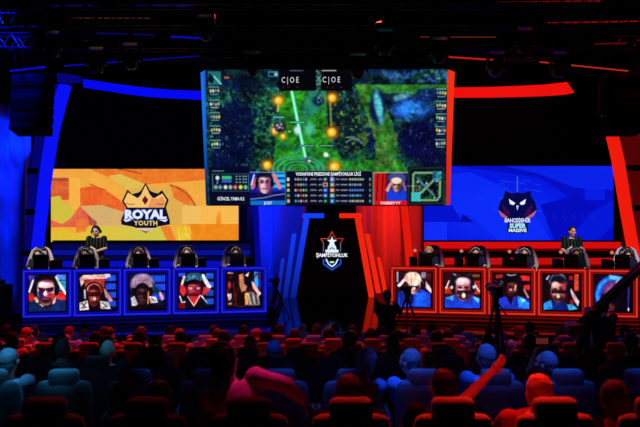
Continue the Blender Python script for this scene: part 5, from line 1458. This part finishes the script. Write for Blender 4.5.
special(2, 285, 'slouch', 'spectator in a blue-lit cap, third row under the portal side', skin='tan', hair=('cap', 'sky'), shirt='navy')
special(2, 590, 'phone', 'spectator raising both red-lit hands to a phone under the owl screen', skin='fair', hair=('short', 'black'), shirt='rust', sc=.9)
cloths = ['black', 'charcoal', 'grey', 'navy', 'olive', 'rust', 'sand', 'white', 'sky']
keys = ['upright', 'slouch', 'turned', 'forward', 'upright', 'slouch', 'low']
styles = [('short', 'black'), ('full', 'brown'), ('short', 'brown'), ('full', 'black'), ('long', 'black'), ('cap', 'black'), ('short', 'fair'), ('hood', 'charcoal'), ('long', 'brown'), ('cap', 'rust')]
txt = {'short': 'short {} hair', 'full': 'full {} hair', 'long': 'long {} hair', 'cap': '{} cap', 'hood': '{} hood'}
verb = {'upright': 'sitting upright', 'slouch': 'slouching', 'turned': 'head turned', 'forward': 'leaning forward', 'leaning': 'leaning sideways', 'low': 'sunk low'}
rr_ = random.Random(21)
SPOTS = {}
for (r, i), x in sorted(SEATS.items()):
    if r < 2 or (r, i) in busy: continue
    if rr_.random() > {2: .25, 3: .66, 4: .72, 5: .8, 6: .85, 7: .88}[r]: continue
    if r in (4, 5) and (abs(x - P(496, 0, 9.2).x) < .62 or abs(x - P(594, 0, 9.0).x) < .8): continue
    if r == 5 and abs(x - P(606, 0, 9.85).x) < .6: continue
    if r == 7 and abs(x - OPX) < .75: continue
    k = rr_.choice(keys if r == 2 else ['upright', 'slouch', 'turned', 'nodding', 'slouch'])
    SPOTS[(r, i)] = k
cnt = {}
for (r, i), k in SPOTS.items():
    x = SEATS[(r, i)]
    hs = rr_.choice(styles); c_ = rr_.choice(cloths)
    lab = f'spectator with {txt[hs[0]].format(hs[1])}, {c_} top, {ORD[i]} seat from left in {rown[r]}'
    d = ROWS[r] + .225
    seat_person(r, 320 + x / d * F_PX, k, lab, rz=rr_.uniform(-.1, .1), skin=rr_.choice(['tan', 'fair', 'brown']), hair=hs, shirt=c_, garment=rr_.choice(['t_shirt', 'sweater']))

# phones held by the two-handed spectators
n = 0
for o in list(bpy.data.objects):
    if o.parent is None and o.name.startswith('person') and o.data == PROTO['phone']['body']:
        f = PROTO['phone']['f']; bpy.context.view_layer.update(); w1 = o.matrix_world @ ((f.arms[1][1] + f.arms[-1][1]) / 2 + Vector((0, .065, .15)))
        t = thing('smartphone', 'smartphone held up by the ' + o['label'].split(',')[0].replace('spectator', 'spectator')[:60], 'phone', w1, o.rotation_euler.z)
        b = MB(); b.box((0, 0, 0), (.15, .009, .075), bevel=.004); b.build('hand_held_frame', PLASTIC, t)
        b = MB(); b.box((0, -.006, 0), (.138, .002, .066)); b.build('display', glow('phone_glow', (150, 60, 60), .3), t)
        n += 1

# ================================================================== LIGHT
def spot(px, tgt, src, rgb, watts, ang, blend=.5, size=.08):
    l = bpy.data.lights.new('spot_light', 'SPOT'); l.energy = watts; l.color = rgb; l.spot_size = math.radians(ang); l.spot_blend = blend; l.shadow_soft_size = size
    o = bpy.data.objects.new('spot_light', l); COL.objects.link(o)
    o.location = src; d = Vector(tgt) - Vector(src)
    o.rotation_euler = d.to_track_quat('-Z', 'Y').to_euler()
    return o
RD, BL_, CY, DEEP = (1, .014, .008), (.02, .1, 1), (.04, .42, 1), (.0, .012, 1)
# nearest row: red from above in front, skimming the tops
for px, wv in ((-63, 60), (39, 170), (147, 110), (250, 150), (351, 1500), (453, 2300), (520, 1800), (554, 2000), (650, 1500)):
    x = P(px, 0, 3.55).x
    spot(0, (x, 3.58, 1.62), (x * 1.12 + .2, 6.9, 6.9), RD, wv, 8.5, .8)
x = P(500, 0, 3.8).x
spot(0, (x, 3.9, 1.75), (x * 1.1 + .3, 1.2, 6.6), RD, 420, 7, .7)                 # the stretched arm
x = P(258, 0, 3.9).x
spot(0, (x, 3.98, 1.72), (x + .5, 6.4, 7.0), (1, .04, .34), 850, 5.2, .5)           # added magenta spot to bring out the pink top
# second row: blue from overhead, only on some seats and heads
for px, c_, wv in ((64, CY, 800), (-4, CY, 900), (20, CY, 330), (100, CY, 120), (165, BL_, 330), (205, BL_, 60), (280, BL_, 360), (305, BL_, 300), (330, BL_, 620), (398, BL_, 900), (424, BL_, 620), (490, BL_, 900), (515, BL_, 420), (551, BL_, 700), (572, BL_, 480), (640, BL_, 520)):
    x = P(px, 0, 5.1).x
    spot(0, (x, 5.16, 1.46), (x * .95, 4.1, 7.4), c_, wv * 2.6, 5.0, .8)
# third row: a few heads
for px, c_, wv in ((103, CY, 520), (40, CY, 150), (285, BL_, 420), (452, BL_, 160), (520, BL_, 160), (590, RD, 700)):
    x = P(px, 0, 6.45).x
    spot(0, (x, 6.45, 1.3), (x * .95, 4.2, 7.2), c_, wv, 5.5, .7)
# rows further down: red from the front truss
for x, wv in ((-5, 2000), (-3.6, 2800), (-2.2, 2600), (-.6, 2200), (1.2, 1900), (3.0, 1500), (4.8, 1200)):
    spot(0, (x, 8.9, .1), (x * .95, 12.2, 6.5), RD, wv, 27, .9)
for x in (-4.5, -2.2, .2, 2.6, 5.0):
    spot(0, (x, 10.6, -.1), (x * .8, 6.5, 7.2), BL_, 260, 17, .9)
# stage washes
for x in (-5.5, -3.2, -1.6):
    spot(0, (x, 13.9, 1.0), (x * .8, 9.0, 6.6), DEEP, 90, 30, .8)
for x in (2.0, 4.2, 6.3):
    spot(0, (x, 13.9, 1.0), (x * .8, 9.0, 6.6), RD, 90, 30, .8)
for px, d, z, wv in ((97, 15.2, 1.6, 1300), (571.5, 15.2, 1.6, 1500), (238, 14.2, 1.4, 1200), (189, 14.2, 1.4, 1200), (141, 14.2, 1.4, 1200), (88, 14.2, 1.35, 500), (41, 14.2, 1.4, 1200), (428, 14.2, 1.4, 1200), (475, 14.2, 1.4, 1200), (523, 14.2, 1.4, 1200), (575, 14.2, 1.35, 400), (626, 14.2, 1.4, 1200)):
    x = P(px, 0, d).x
    spot(0, (x, d, z), (x * .85, 9.8, 6.6), (1, .88, .8), wv * 1.35, 9, .7)
# drapes
for px, c_, wv in ((258, DEEP, 2600), (284, DEEP, 1100), (380, RD, 1500), (403, RD, 900)):
    p = P(px, 250, 17.6)
    spot(0, (p.x, 17.8, 2.0), (p.x + (.5 if px < 300 else -.5), 15.7, 6.2), c_, wv, 20, .9)
spot(0, (P(8, 0, 16.4).x, 16.3, 2.6), (P(20, 0, 13).x, 12.4, 7.4), DEEP, 7500, 40, .7)
spot(0, (P(640, 0, 16.4).x, 16.3, 2.5), (P(625, 0, 13).x, 13.2, 7.4), RD, 300, 40, .8)
# added point lamps that stand in for colour leaking into the rigging
for x, c_, wv in ((-5.5, BL_, 1.6), (-2.5, BL_, 3), (2.5, RD, 3), (6.0, RD, 4)):
    l = bpy.data.lights.new('rig_glow', 'POINT'); l.energy = wv; l.color = c_; l.shadow_soft_size = .3
    o = bpy.data.objects.new('rig_glow', l); COL.objects.link(o); o.location = (x, 10.4, 8.4)
